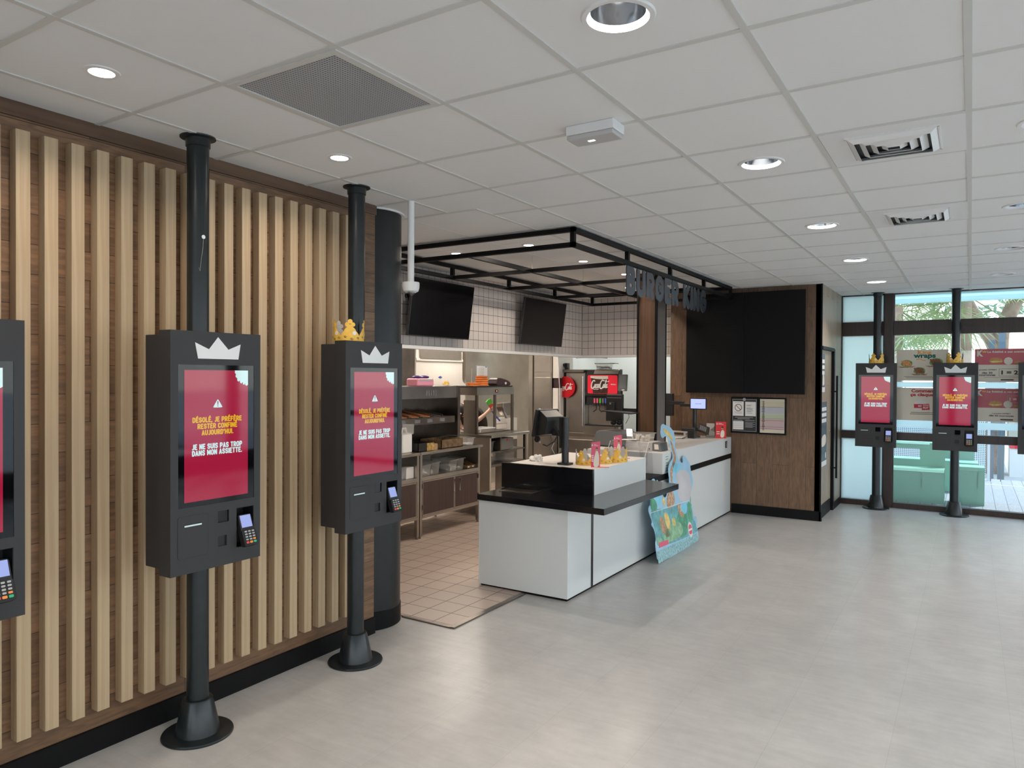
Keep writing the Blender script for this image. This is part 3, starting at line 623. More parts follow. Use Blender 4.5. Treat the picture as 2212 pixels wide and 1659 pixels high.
# ================================================================== ORDERING KIOSKS
def make_kiosk(label, flange=True):
    t = thing('ordering_kiosk', label, 'self-order kiosk', (0, 0, 0), 0, 'self-order kiosks on floor-to-ceiling poles')
    f = FR((0, -.15, 0), (1, 0, 0), (0, 0, 1))
    b = MB(); b.lathe((0, 0, 0), [(.049, .17), (.049, CZ-.002)], seg=40); b.build('pole', 'pole', t, smooth=True)
    b = MB(); b.lathe((0, 0, 0), [(0, 0), (.158, 0), (.16, .006), (.157, .012), (.10, .014), (.099, .02), (.068, .165), (.064, .172), (.049, .174)], seg=64); b.build('base_cone', 'pole', t, smooth=True)
    b = MB(); b.lathe((0, 0, CZ), [(.049, -.048), (.054, -.046), (.055, -.01), (.058, -.008)] + ([(.079, -.006), (.08, -.001)] if flange else [(.058, -.001)]), seg=48); b.build('ceiling_collar', 'pole', t, smooth=True)
    # cabinet front with real openings
    b = MB(); xs = [-.235, -.2, -.198, .1, .197, .199, .235]
    def fb(a0, a1, z0, z1, c0=-.08, c1=0): b.fbox(f, a0, a1, z0, z1, c0, c1)
    fb(-.235, .235, 1.735, 1.885); fb(-.235, -.198, 1.064, 1.735); fb(.199, .235, 1.064, 1.735); fb(-.198, .199, 1.735, 1.7351)
    fb(-.198, .199, 1.064, 1.102); fb(-.235, -.011, .878, 1.064)
    fb(-.011, .0, .878, 1.064); fb(.0, .047, .948, 1.008); fb(.047, .06, .878, 1.008); fb(0, .047, .878, .9); fb(-.011+.011, .059, 1.0, 1.01); fb(.059, .1, .878, 1.064)
    fb(.197, .235, .81, 1.064); fb(-.235, .197, .81, .878)
    fb(-.235, .235, 1.735, 1.735)
    b.fbox(f, -.235, .235, .81, 1.885, -.083, -.079)
    b.build('cabinet_front', 'kiosk', t)
    MB().box(-.222, .222, -.068, .058, .832, 1.868).build('cabinet_back', 'kiosk', t, bevel=.003)
    g = MB().fbox(f, -.198, .199, 1.102, 1.735, -.012, -.002).build('screen_bezel', 'kglass', t)
    s = MB().fbox(f, -.168, .164, 1.125, 1.7115, -.0021, -.0012).build('display', 'red', t, 'glowing red display')
    # white bite in the corner of the display
    P = [(.164, 1.7115), (.09, 1.7115)]
    for cx, cz in ((.1, 1.703), (.104, 1.685), (.113, 1.668), (.128, 1.659), (.144, 1.652), (.157, 1.648)):
        P += [(cx-.008, cz+.006), (cx-.009, cz-.003), (cx-.002, cz-.009)]
    P += [(.164, 1.644)]
    b = MB(); b.prism(f, P, -.0012, -.0009); b.build('white_corner', 'scrwhite', s)
    b = MB(); b.prism(f, smooth([(-.0235, 1.541), (.0235, 1.541), (.0235, 1.545), (.002, 1.578), (-.002, 1.578), (-.0235, 1.545)], 1), -.0012, -.0009); b.build('warning_triangle', 'scrwhite', s)
    b = MB(); b.prism(f, [(-.002, 1.553), (.002, 1.553), (.003, 1.57), (-.003, 1.57)], -.0009, -.0006); b.prism(f, circle(0, 1.548, .0026, 10), -.0009, -.0006); b.build('exclamation_mark', 'red', s)
    for body, w, z, m, h in (('DÉSOLÉ, JE PRÉFÈRE', .258, 1.4755, 'scryel', .0245), ('RESTER CONFINÉ', .208, 1.4465, 'scryel', .0245), ("AUJOURD'HUI.", .166, 1.4175, 'scryel', .0245), ('JE NE SUIS PAS TROP', .263, 1.3545, 'scrwhite', .0255), ('DANS MON ASSIETTE.', .262, 1.3265, 'scrwhite', .0255)):
        block_text(body, f, .0, z, w, h, .0056, m, 'screen_text', s, -.0012, -.0009)
    b = MB(); b.prism(f, [(-.117, 1.835), (-.047, 1.806), (0, 1.863), (.055, 1.807), (.121, 1.834), (.109, 1.763), (-.102, 1.763)], 0, .0008); b.build('crown_emblem', 'crownwhite', t, 'white crown emblem')
    # printer door: a thin groove outline plus slot
    pd = MB().prism(f, rrect(-.2, -.052, .88, 1.065, .012), 0, .0012).build('printer_door', 'kiosk', t)
    b = MB(); R = rrect(-.2015, -.0505, .8785, 1.0665, .013)
    b.prism(f, R, .0, .0005); b.build('door_groove', 'kdark', t)
    MB().prism(f, rrect(-.171, -.082, 1.016, 1.030, .004), .0012, .0016).build('paper_slot', 'kdark', pd); MB().fbox(f, -.169, -.084, 1.018, 1.025, .0016, .0022).build('slot_light', mat('slot_glow', (.5, .6, .6), .2, em=(.45, .6, .6), es=.35), pd)
    MB().fbox(f, -.011, .059, 1.008, 1.064, -.03, -.006).build('scanner_window', 'kglass', t)
    MB().fbox(f, .0, .047, .9, .948, -.03, -.008).build('card_reader_window', 'kdark', t)
    b = MB(); b.fbox(f, .1, .197, .878, 1.064, -.0795, -.076); b.fbox(f, .1001, .102, .878, 1.064, -.076, -.002); b.fbox(f, .195, .1969, .878, 1.064, -.076, -.002); b.fbox(f, .1, .197, .8781, .88, -.076, -.002); b.fbox(f, .1, .197, 1.062, 1.0639, -.076, -.002); b.build('terminal_niche', 'kdark', t)
    # payment terminal leaning out of the niche
    c = V3(.15, -.168, .957); vv = V3(0, .34, .94).normalized(); ft = FR(c, (1, 0, 0), vv)
    k = MB().prism(ft, rrect(-.036, .036, -.075, .075, .01), -.028, 0).build('card_terminal', 'plastic', t, bevel=.003)
    MB().prism(ft, rrect(-.038, .038, -.078, -.0, .01), -.02, .006).build('keypad_bezel', 'kdark', k, bevel=.002)
    MB().fbox(ft, -.029, .029, .012, .07, 0, .0012).build('terminal_screen', 'scrpale', k)
    b = MB()
    for i in range(3):
        for j in range(4):
            if i == 2 and j == 3: continue
            b.prism(ft, rrect(-.026+i*.02, -.013+i*.02, -.013-j*.0125, -.006-j*.0125, .002, 2), .006, .008)
    b.build('number_keys', 'keygrey', k)
    MB().prism(ft, rrect(.013, .027, -.0515, -.0435, .002, 2), .006, .008).build('correction_key', 'keyor', k)
    MB().prism(ft, rrect(-.008, .008, -.066, -.056, .003, 2), .006, .008).build('correction_key', 'keyor', k)
    MB().prism(ft, rrect(-.028, -.013, -.066, -.056, .003, 2), .006, .008).build('cancel_key', 'keyred', k); MB().prism(ft, rrect(.013, .028, -.066, -.056, .003, 2), .006, .008).build('confirm_key', 'keygr', k)
    return t
K0 = make_kiosk('dark order kiosk by the slatted wall, cut off by the left edge of the photo')
KS = [K0] + [copy_tree(K0) for _ in range(4)]
KX = -3.07
for o, (x, y, rz, lb) in zip(KS, ((KX, 1.065, PI/2, None), (KX, 2.106, PI/2, 'dark order kiosk by the slatted wall without a paper crown, largest one fully in view'),
    (KX, 3.146, PI/2, 'dark order kiosk next to the round black column with a paper crown on top'),
    (-1.035, 10.53, 0, 'dark order kiosk by the windows in front of the frosted pane'), (-.165, 10.53, 0, 'dark order kiosk by the windows in front of the King wraps poster'))):
    place(o, (x, y, 0), rz, lb)
o = copy_tree(K0); place(o, (.705, 10.53, 0), 0, 'dark order kiosk by the windows cut off by the right edge of the photo')
b = MB(); b.ball((-3.016, 2.108, 2.315), .0085); b.build('x', 'crownwhite') if False else b.bm.free()
t = thing('hanging_string', 'thin string taped to the pole above the largest kiosk', 'string', (0, 0, 0))
MB().cyl((-3.021, 2.10, 2.33), .009, .003, (1, 0, -.0), seg=20).build('tape_dot', 'crownwhite', t); MB().tube([(-3.0195, 2.1, 2.33), (-3.018, 2.096, 2.28), (-3.0185, 2.087, 2.22), (-3.0195, 2.082, 2.17), (-3.0195, 2.076, 2.185)], .0011, 6).build('string', 'steel', t)

# ================================================================== PAPER CROWNS
def make_crown(label, R=.088, H=.127, n=5):
    t = thing('crown_hat', label, 'paper crown', (0, 0, 0), 0, 'gold card crowns')
    def layer(rad, name, m):
        bm = bmesh.new(); per = 2*PI/n; N = 22
        def top(u):                      # u in -1..1 across one point
            a = abs(u)
            if a > .62: return .24+.22*((1-a)/.38)**.7
            if a > .30: return .50+.13*((.62-a)/.32)**.8
            if a > .14: return .63+.05*(.30-a)/.16
            return .76
        for k in range(n):
            c0 = per*k
            cols = []
            for i in range(N+1):
                u = -1+2*i/N; th = c0+u*per/2
                cols.append((bm.verts.new((math.cos(th)*rad, math.sin(th)*rad, 0)), bm.verts.new((math.cos(th)*rad, math.sin(th)*rad, top(u)*H))))
            for A, B in zip(cols, cols[1:]): bm.faces.new((A[0], B[0], B[1], A[1]))
            for du, z, r in ((0, .885, .0135), (-.0165, .745, .0125), (.0165, .745, .0125)):      # trefoil tip
                th = c0+du/rad; cc = V3(math.cos(th)*rad, math.sin(th)*rad, z*H); tg = V3(-math.sin(th), math.cos(th), 0)
                vs = [bm.verts.new(cc+tg*math.cos(a)*r+V3(0, 0, math.sin(a)*r)) for a in [2*PI*q/18 for q in range(18)]]; bm.faces.new(vs)
        me = bpy.data.meshes.new(name); bm.to_mesh(me); bm.free(); me.materials.append(MT[m]); o = bpy.data.objects.new(name, me); COL.objects.link(o); o.parent = t; return o
    layer(R, 'gold_band', 'gold'); layer(R-.0012, 'inner_lining', 'cardback')
    b = MB()
    for k in range(n):
        th = 2*PI*k/n+.28; b.cyl((math.cos(th)*R, math.sin(th)*R, .046), .0115, .0012, (math.cos(th), math.sin(th), 0), seg=18)
    b.build('round_badges', 'emblem', t)
    b = MB()
    for k in range(n*3):
        th = 2*PI*k/n/3+.1; z = .012+.012*((k*7) % 3)/2; tg = V3(-math.sin(th), math.cos(th), 0); c = V3(math.cos(th)*(R+.0008), math.sin(th)*(R+.0008), z)
        b.tube([c-tg*.009+V3(0, 0, .003), c+V3(0, 0, .007), c+tg*.009], .0011, 5); b.tube([c-tg*.005, c+tg*.004+V3(0, 0, -.003)], .0016, 5)
    b.build('printed_squiggles', 'goldprint', t)
    return t
c0 = make_crown('gold paper crown standing on top of the kiosk next to the black column')
place(c0, (-3.045, 3.06, 1.885), .55)
def crown(loc, rz, lb, s=1):
    o = copy_tree(c0); place(o, loc, rz, lb); o.scale = (s, s, s); return o
crown((-1.035, 10.44, 1.885), PI/6*1.2, 'gold paper crown on top of the kiosk in front of the frosted pane')
crown((-.175, 10.44, 1.885), .2, 'gold paper crown on top of the kiosk in front of the King wraps poster')
crown((-2.765, 5.575, .9462), .9, 'gold paper crown on the counter right beside the black monitor pole')
crown((-2.70, 5.755, .9462), .4, 'gold paper crown on the counter, middle of the row, half behind the nearer pink card')
crown((-2.635, 5.925, .9462), .1, 'gold paper crown on the counter right of the nearer pink card')
crown((-5.12, 5.76, 1.58), .5, 'gold paper crown on the steel shelf unit behind the round column')

# ================================================================== SERVICE COUNTER
XC = -2.54
t = thing('service_counter', 'long white service counter with black slab, shelf and plinth', 'counter', (0, 0, 0))
b = MB(); b.box(-3.35, -2.545, 4.83, 9.185, .02, .69); b.build('base_cabinet', 'white', t)
b = MB(); b.box(-3.34, -2.556, 4.845, 9.185, 0, .021); b.build('plinth', 'black', t)
b = MB(); b.box(-2.5455, -2.541, 5.228, 5.262, .02, .69); b.build('panel_joint', 'blackgloss', t)
b = MB(); b.box(-3.352, -3.346, 4.828, 9.18, .02, .69); b.build('staff_side_panel', 'white', t)
b = MB(); b.box(-3.36, -2.535, 6.3, 9.19, .685, .742); b.build('black_slab', 'black', t)
MB().box(-3.36, -2.54, 5.262, 6.36, .742, .945).build('upper_box', 'white', t, bevel=.0015, seg=1)
MB().box(-3.36, -2.54, 5.262, 6.36, .9452, .9462).build('worktop', 'whitetop', t)
MB().box(-3.355, -2.54, 6.79, 9.19, .742, .945).build('upper_box', 'white', t, bevel=.0015, seg=1)
MB().box(-3.355, -2.54, 6.79, 9.19, .9452, .9462).build('worktop', 'whitetop', t)
MB().box(-3.4, -2.537, 5.235, 5.262, .742, .952).build('black_end_panel', 'blackgloss', t)
sh = MB()
sh.prism(FR((0, 0, .696), (1, 0, 0), (0, 1, 0)), [(-3.362, 4.815), (-2.215, 4.76), (-2.19, 6.26), (-2.535, 6.36), (-3.362, 6.36)], 0, .047)
sh.build('customer_shelf', 'blackgloss', t, 'glossy black overhanging shelf', bevel=.0015, seg=1)
b = MB(); fs = FR((XC, 0, 0), (0, 1, 0), (0, 0, 1)); b.fbox(fs, 8.93, 8.99, .83, .91, 0, .008); b.build('wall_socket', 'plastic', t)
b = MB()
for z in (.85, .87, .89): b.fbox(fs, 8.945, 8.975, z-.004, z+.004, .008, .0095)
b.build('socket_icons', 'emblem', t)
b = MB(); b.fbox(fs, 6.86, 6.96, .74, .925, 0, .001); b.build('notice_strip', mat('pale_green_label', (.62, .70, .64), .5), t, 'pale green notice strip')
b = MB()
for z in (.905, .88, .845, .82, .79, .77): b.fbox(fs, 6.875, 6.945, z-.003, z+.003, .001, .0016)
b.build('notice_print', 'greyplastic', t)
# glass tray on the shelf
t = thing('drip_tray', 'flat clear plastic tray lying on the black shelf', 'tray', (0, 0, 0))
MB().prism(FR((0, 0, .742), (1, 0, 0), (0, 1, 0)), [(-3.30, 5.04), (-2.99, 5.05), (-3.0, 5.225), (-3.31, 5.225)], 0, .003).build('base', 'darksteel', t)
MB().tube([(-3.0, 5.225, .75), (-2.99, 5.05, .75), (-3.30, 5.04, .75), (-3.31, 5.22, .75)], .004, 8).build('rim', 'acrylic', t)
# tissue
def crumple(name, label, loc, s, m='tissue'):
    bm = bmesh.new(); bmesh.ops.create_icosphere(bm, subdivisions=4, radius=1); rnd = random.Random(3)
    from mathutils import noise
    for v in bm.verts:
        n = v.co.normalized(); k = 1+.55*noise.noise(n*1.7)+.35*abs(noise.noise(n*4.2))+.15*noise.noise(n*9); v.co = Vector((n.x*k*s[0], n.y*k*s[1], max(-.25*s[2], n.z*k*s[2])))
    me = bpy.data.meshes.new(name); bm.to_mesh(me); bm.free(); me.materials.append(MT[m]); o = bpy.data.objects.new(name, me); COL.objects.link(o); o.location = loc
    return tag(o, label, 'tissue' if m == 'tissue' else name.split('_')[-1])
crumple('crumpled_tissue', 'crumpled white paper tissue on the near left corner of the counter', (-3.24, 5.56, .957), (.055, .045, .038))
# near POS monitor on pole
t = thing('till_monitor', 'till touch monitor seen from behind on a black pole by the gold crowns', 'monitor', (-2.905, 5.46, .9462))
b = MB(); b.prism(FR((0, 0, 0), (1, 0, 0), (0, 1, 0)), rrect(-.055, .055, -.045, .045, .008), 0, .016); b.build('base_plate', 'plastic', t)
MB().cyl((0, 0, .016), .03, .385, seg=32).build('pole', 'plastic', t, smooth=True); MB().box(-.048, -.024, -.022, .022, .14, .40).build('bracket_rail', 'plastic', t)
MB().box(-.12, .0, -.02, .02, .24, .29).build('arm', 'plastic', t, bevel=.004)
ft = FR((-.17, .02, .335), (.35, .94, 0), (.26, -.10, .96)); ft.u = Vector((.30, .953, 0)).normalized(); ft.v = Vector((.21, -.066, .975)).normalized(); ft.n = ft.u.cross(ft.v)
MB().fbox(ft, -.13, .13, -.12, .12, -.06, -.035).build('screen_housing', 'plastic', t, bevel=.004)
MB().fbox(ft, -.12, .12, -.11, .11, -.062, -.0605).build('screen', 'kglass', t)
MB().prism(FR(ft.p(0, 0, 0), tuple(ft.n), tuple(ft.v)), [(-.036, -.11), (-.036, .115), (.06, .08), (.075, .05), (.07, -.07)], -.1, .1).build('rear_housing', 'plastic', t, bevel=.004)
b = MB(); b.tube([(-.09, -.01, .33), (-.05, -.03, .26), (-.09, -.03, .19), (-.16, -.03, .15), (-.20, -.03, .16)], .006, 8); b.build('cable', 'plastic', t, smooth=True)
b = MB(); b.tube([(-.10, .0, .20), (-.13, 0, .13), (-.10, 0, .08), (-.05, .0, .11), (-.04, .0, .2)], .004, 8); b.tube([(-.26, -.01, .33), (-.262, -.01, .24), (-.24, -.01, .17)], .005, 8); b.build('white_cable', 'cardback', t, smooth=True)
b = MB(); b.tube([(-.255, -.01, .33), (-.25, -.01, .425)], .013, 10); b.build('pen_reader', 'plastic', t, smooth=True); MB().tube([(-.25, -.01, .425), (-.249, -.01, .47)], .012, 10).build('reader_tip', 'chrome', t, smooth=True)
MB().cyl((-.25, -.05, .205), .026, .018, (0, 1, 0), seg=28).build('speaker_knob', 'kdark', t, smooth=True)
# pink card stands
def card_stand(label, loc, rz):
    t = thing('card_stand', label, 'advert card', loc, rz, 'pink standing advert cards')
    f = FR((0, 0, 0), (1, 0, 0), (0, .08, 1))
    MB().prism(f, [(-.037, 0), (.037, 0), (.037, .215), (-.037, .20)], 0, .002).build('upright_card', 'pink', t)
    MB().box(-.037, .037, -.0, .085, 0, .002).build('foot_flap', 'pinkdeep', t) if False else MB().box(.0, .11, -.004, .03, 0, .0015).build('foot_flap', 'pinkdeep', t)
    b = MB(); b.prism(f, smooth([(-.02, .0), (.028, 0), (.03, .09), (.018, .135), (.003, .15), (-.0, .12), (-.012, .08)], 1), .002, .0025); b.build('printed_person', 'printlight', t, 'printed pale figure of a person in a long coat')
    b = MB(); b.prism(f, circle(.010, .145, .009, 16, .013), .0025, .003); b.build('printed_head', 'tan', t); MB().prism(f, smooth([(-.001, .148), (.004, .162), (.016, .163), (.021, .152), (.012, .156)], 1), .003, .0033).build('printed_hair', 'printdark', t)
    text('K', f, -.027, .18, .011, .016, 'paper', 'printed_logo', t, .0004, .06, lift=.002); 
    b = MB(); b.fbox(f, -.016, .006, .184, .187, .002, .0025); b.fbox(f, -.016, .02, .176, .179, .002, .0025)
    for z in (.09, .075, .06, .045): b.fbox(f, -.032, -.017, z, z+.008, .002, .0025)
    b.build('printed_lines', 'paper', t); MB().prism(f, [(-.037, 0), (.0, 0), (-.01, .03), (-.037, .05)], .002, .0023).build('printed_corner', 'pinkdeep', t)
    return t
card_stand('pink standing advert card in front of the gold crowns, nearer of the two', (-2.612, 5.44, .9462), .35)
card_stand('pink standing advert card further along the counter behind the last gold crown', (-2.735, 6.16, .9462), .35)

# grey cash unit, acrylic guard, ticket printer, container ...
t = thing('cash_drawer_unit', 'big dark grey plastic till housing behind the pink cards', 'till', (0, 0, 0))
b = MB(); f = FR((0, 7.1, 0), (1, 0, 0), (0, 0, 1)); b.prism(f, smooth([(-3.44, .947), (-2.99, .947), (-2.98, 1.04), (-3.02, 1.10), (-3.36, 1.125), (-3.42, 1.09)], 1), -.3, 0); b.build('housing', 'greyplastic', t, bevel=.006)
b = MB(); b.prism(FR((0, 0, 1.118), (1, 0, -.06), (0, 1, 0)), rrect(-3.36, -3.02, 7.12, 7.36, .01), -.0, .01); b.build('lid_recess', 'kdark', t)
MB().box(-3.44, -2.98, 7.094, 7.1, .953, .96).build('groove', 'kdark', t)
t = thing('acrylic_guard', 'clear acrylic guard with sloping front on the low part of the counter', 'sneeze guard', (0, 0, 0))
b = MB(); f = FR((-3.02, 0, 0), (0, 1, 0), (0, 0, 1))
for x in (-3.02, -2.62): b.prism(FR((x, 0, 0), (0, 1, 0), (0, 0, 1)), [(6.40, .745), (6.74, .745), (6.70, 1.06), (6.62, 1.06)], 0, .004)
b.prism(FR((-3.02, 6.62, 1.06), (1, 0, 0), (0, -.22, -.315)), [(0, 0), (.404, 0), (.404, .384), (0, .384)], 0, .004)
b.build('acrylic_panels', 'acrylic', t); b = MB(); b.box(-3.02, -2.62, 6.39, 6.402, .744, .75); b.tube([(-2.618, 6.4, .748), (-2.618, 6.62, 1.06)], .002, 6); b.tube([(-3.018, 6.4, .748), (-3.018, 6.62, 1.06)], .002, 6); b.build('bright_edges', 'trimwhite', t)
b = MB(); b.box(-3.0, -2.64, 6.62, 6.72, 1.062, 1.066); b.build('top_edge', 'acrylic', t)
t = thing('ticket_printer', 'white and grey ticket printer box on the counter by the cardboard cut-out', 'printer', (0, 0, 0))
MB().box(-3.0, -2.71, 6.95, 7.19, .9465, 1.032).build('white_body', 'whitetop', t, bevel=.004)
b = MB(); b.prism(FR((-2.71, 6.95, 0), (1, 0, 0), (0, 0, 1)), [(0, .9465), (.095, .9465), (.08, 1.03), (0, 1.032)], -.2, 0); b.build('grey_front', 'greyplastic', t, bevel=.004)
MB().prism(FR((-2.71, 6.95, 0), (1, 0, 0), (0, 0, 1)), [(.025, .965), (.07, .965), (.065, 1.015), (.022, 1.018)], 0, .003).build('paper_window', 'printlight', t); MB().cyl((-2.74, 6.95, .967), .006, .002, (0, -1, 0), seg=16).build('round_button', 'kdark', t)
def tub(name, label, x0, x1, y0, y1, z0, z1, fill=None, cat='plastic tub', grp=None, taper=.012, rz=0, fc='paper'):
    t = thing(name, label, cat, ((x0+x1)/2, (y0+y1)/2, z0), rz, grp); w, d, h = (x1-x0)/2, (y1-y0)/2, z1-z0
    bm = bmesh.new(); lo = rrect(-w+taper, w-taper, -d+taper, d-taper, .012, 3); hi = rrect(-w, w, -d, d, .016, 3)
    A = [bm.verts.new((a, b_, 0)) for a, b_ in lo]; B = [bm.verts.new((a, b_, h)) for a, b_ in hi]; rim = [bm.verts.new((a*(1+.012/w), b_*(1+.012/d), h+.002)) for a, b_ in hi]; rim2 = [bm.verts.new((a*(1+.012/w), b_*(1+.012/d), h-.004)) for a, b_ in hi]; n = len(A)
    bm.faces.new(A[::-1])
    for i in range(n):
        j = (i+1) % n; bm.faces.new((A[i], A[j], B[j], B[i])); bm.faces.new((B[i], B[j], rim[j], rim[i])); bm.faces.new((rim[i], rim[j], rim2[j], rim2[i]))
    me = bpy.data.meshes.new('tub_body'); bm.to_mesh(me); bm.free(); me.materials.append(MT['clear']); o = bpy.data.objects.new('tub_body', me); COL.objects.link(o); o.parent = t
    if fill:
        b = MB(); rn = random.Random(int(x0*1000+y0*77))
        for _ in range(46):
            b.ball((rn.uniform(-w+.022, w-.022), rn.uniform(-d+.022, d-.022), rn.uniform(.012, h*fill)), (rn.uniform(.009, .016), rn.uniform(.009, .016), rn.uniform(.006, .011)), 6)
        b.build('contents', fc, t)
    return t
tub('open_tub', 'open clear plastic tub of pale packets standing on the ticket printer', -2.965, -2.755, 7.0, 7.16, 1.033, 1.115, .75, grp=None, fc='printlight')
t = thing('card_terminal', 'small payment terminal with bright screen propped behind the pink cards', 'payment terminal', (-2.99, 7.05, 1.03))
ft = FR((0, 0, 0.03), (1, .1, 0), (-.2, .25, .95)); MB().fbox(ft, -.04, .035, -.05, .10, -.02, 0).build('body', 'greyplastic', t, bevel=.004); MB().fbox(ft, -.034, .03, .015, .095, 0, .002).build('screen', mat('bright_screen', (.9, .85, .8), .3, em=(1, .93, .88), es=.7), t)
b = MB()
for i in range(4):
    for j in range(3): b.fbox(ft, -.03+i*.016, -.02+i*.016, -.04+j*.016, -.03+j*.016, 0, .002)
b.build('keys', 'keygrey', t)
t = thing('paper_stack', 'loose white papers and a clear sleeve on top of the grey till', 'papers', (0, 0, 0))
MB().prism(FR((-3.0, 6.98, 1.045), (1, .1, .06), (0, 1, 0)), [(-.12, -.08), (.11, -.05), (.1, .1), (-.1, .1)], 0, .003).build('sheet', 'paper', t); MB().prism(FR((-3.08, 6.96, 1.05), (1, 0, .12), (0, 1, 0)), [(-.05, -.05), (.06, -.04), (.05, .08), (-.05, .08)], 0, .002).build('sleeve', 'acrylic', t)
MB().box(-3.12, -3.0, 6.93, 7.09, .947, 1.044).build('holder_block', 'greyplastic', t)
# pole-mounted customer monitor (black, seen from behind) on pillar
t = thing('pillar_till_monitor', 'black till monitor on an arm fixed to the left of the wood-clad pillar', 'monitor', (0, 0, 0))
b = MB(); b.box(-3.07, -3.045, 7.42, 7.56, 1.25, 1.40); b.build('wall_bracket', 'plastic', t); b = MB(); b.box(-3.33, -3.06, 7.478, 7.496, 1.298, 1.345); b.build('arm', 'plastic', t, bevel=.004)
MB().box(-3.445, -3.245, 7.43, 7.47, 1.20, 1.50).build('screen_housing', 'plastic', t, bevel=.006); b = MB()
for z in (1.492, 1.46): b.box(-3.43, -3.26, 7.425, 7.431, z-.003, z+.003)
b.build('vent_grooves', 'greyplastic', t); MB().box(-3.40, -3.33, 7.40, 7.43, 1.31, 1.41).build('mount_plate', 'plastic', t, bevel=.003); MB().box(-3.385, -3.365, 7.395, 7.4, 1.385, 1.405).build('silver_latch', 'chrome', t)
for dx in (-3.345, -3.275): MB().ball((dx, 7.42, 1.185), (.034, .03, .03)).build('speaker_ball', 'blackgloss', t, smooth=True)
b = MB(); b.tube([(-3.31, 7.42, 1.16), (-3.33, 7.40, 1.11), (-3.30, 7.39, 1.07), (-3.24, 7.39, 1.10)], .005, 8); b.tube([(-3.18, 7.44, 1.305), (-3.165, 7.43, 1.25), (-3.20, 7.42, 1.18)], .003, 6); b.build('cable', 'plastic', t, smooth=True)
# far till: bracket on the menu wall, arm, small blue screen, card printer
t = thing('far_till_post', 'black post and arm with a small glowing customer screen by the menu wall', 'monitor', (0, 0, 0))
MB().box(-3.285, -3.20, 8.88, 8.96, 1.20, 1.485).build('wall_bracket', 'plastic', t, bevel=.004); b = MB(); b.box(-3.24, -3.05, 8.87, 8.9, 1.345, 1.39); b.box(-3.09, -2.88, 8.85, 8.88, 1.325, 1.36); b.build('arm', 'plastic', t, bevel=.003)
MB().cyl((-2.905, 8.87, .9465), .026, .38, seg=24).build('post', 'plastic', t, smooth=True); MB().cyl((-2.905, 8.87, .9465), .07, .02, seg=24).build('post_foot', 'plastic', t)
MB().box(-2.945, -2.735, 8.80, 8.83, 1.295, 1.435).build('screen_housing', 'plastic', t, bevel=.005); MB().box(-2.932, -2.748, 8.798, 8.80, 1.308, 1.424).build('screen', mat('lilac_screen', (.3, .35, .8), .2, em=(.42, .5, .95), es=.9), t)
b = MB(); b.fbox(FY(8.798), -2.875, -2.865, 1.363, 1.369, 0, .0004); b.fbox(FY(8.798), -2.86, -2.835, 1.364, 1.368, 0, .0004); b.fbox(FY(8.798), -2.83, -2.80, 1.364, 1.368, 0, .0004); b.build('screen_print', 'printdark', t)
t = thing('label_printer', 'black card terminal and printer at the foot of the far till post', 'payment terminal', (0, 0, 0))
MB().box(-3.0, -2.83, 8.66, 8.78, 1.03, 1.075).build('body', 'plastic', t, bevel=.008); MB().box(-2.93, -2.85, 8.68, 8.78, .9465, 1.03).build('stand', 'plastic', t)
ft = FR((-2.75, 8.78, 1.06), (1, 0, -.35), (.0, .5, .85)); MB().fbox(ft, -.09, .06, -.05, .05, -.03, 0).build('terminal', 'plastic', t, bevel=.008); b = MB()
for i in range(4): b.fbox(ft, -.06+i*.022, -.045+i*.022, -.03, .03, 0, .003)
b.build('keys', 'greyplastic', t)
t = thing('tent_card', 'red folded advert card at the far end of the counter by the menu wall', 'advert card', (-2.60, 8.95, .9466), .25)
b = MB(); b.prism(FR((-.062, 0, 0), (0, 1, 0), (0, 0, 1)), [(-.05, 0), (0, .2), (.002, .2), (-.044, 0)], 0, .124); b.prism(FR((-.062, 0, 0), (0, 1, 0), (0, 0, 1)), [(.05, 0), (0, .2), (-.002, .2), (.044, 0)], 0, .124); b.build('folded_card', 'redcard', t)
f = FR((0, -.0506, 0), (1, 0, 0), (0, .25, 1)); MB().prism(f, smooth([(-.005, .01), (.04, .01), (.045, .08), (.03, .105), (.01, .10), (-.003, .07)], 1), .0, .001).build('printed_person', 'printlight', t, 'printed pale figure of a person'); MB().prism(f, circle(.018, .125, .013, 16, .017), 0, .001).build('printed_head', 'tan', t); MB().prism(f, circle(.018, .138, .014, 16, .010), .001, .0014).build('printed_hair', 'printdark', t)
text('K', f, -.042, .178, .016, .02, 'paper', 'printed_logo', t, .0006, .06); b = MB(); b.fbox(f, -.028, .01, .182, .186, 0, .001); b.fbox(f, -.028, .03, .172, .176, 0, .001); b.fbox(f, -.05, -.012, .05, .06, 0, .001); b.fbox(f, -.05, -.012, .075, .085, 0, .001); b.build('printed_lines', 'paper', t)
t = thing('open_booklet', 'open white booklet lying on the far counter behind the cut-out head', 'booklet', (-3.05, 8.55, .9466), .2)
MB().prism(FR((0, 0, .0), (1, 0, .03), (0, 1, 0)), [(-.1, -.07), (.0, -.07), (.0, .07), (-.1, .07)], 0, .006).build('left_page', 'paper', t); MB().prism(FR((0, 0, .0), (1, 0, .18), (0, 1, 0)), [(.0, -.07), (.12, -.07), (.12, .07), (.0, .07)], 0, .004).build('right_page', 'paper', t); MB().tube([(.1, -.06, .006), (.16, -.02, .035)], .004, 8).build('pen', 'plastic', t)
t = thing('till_shelf', 'low wooden board on small feet behind the far till', 'shelf', (0, 0, 0)); MB().box(-3.32, -2.98, 9.02, 9.14, .985, 1.0).build('board', 'cardback', t); MB().box(-3.10, -3.07, 9.03, 9.13, .9465, .985).build('foot', 'cardback', t); MB().box(-3.30, -3.27, 9.03, 9.13, .9465, .985).build('foot', 'cardback', t)
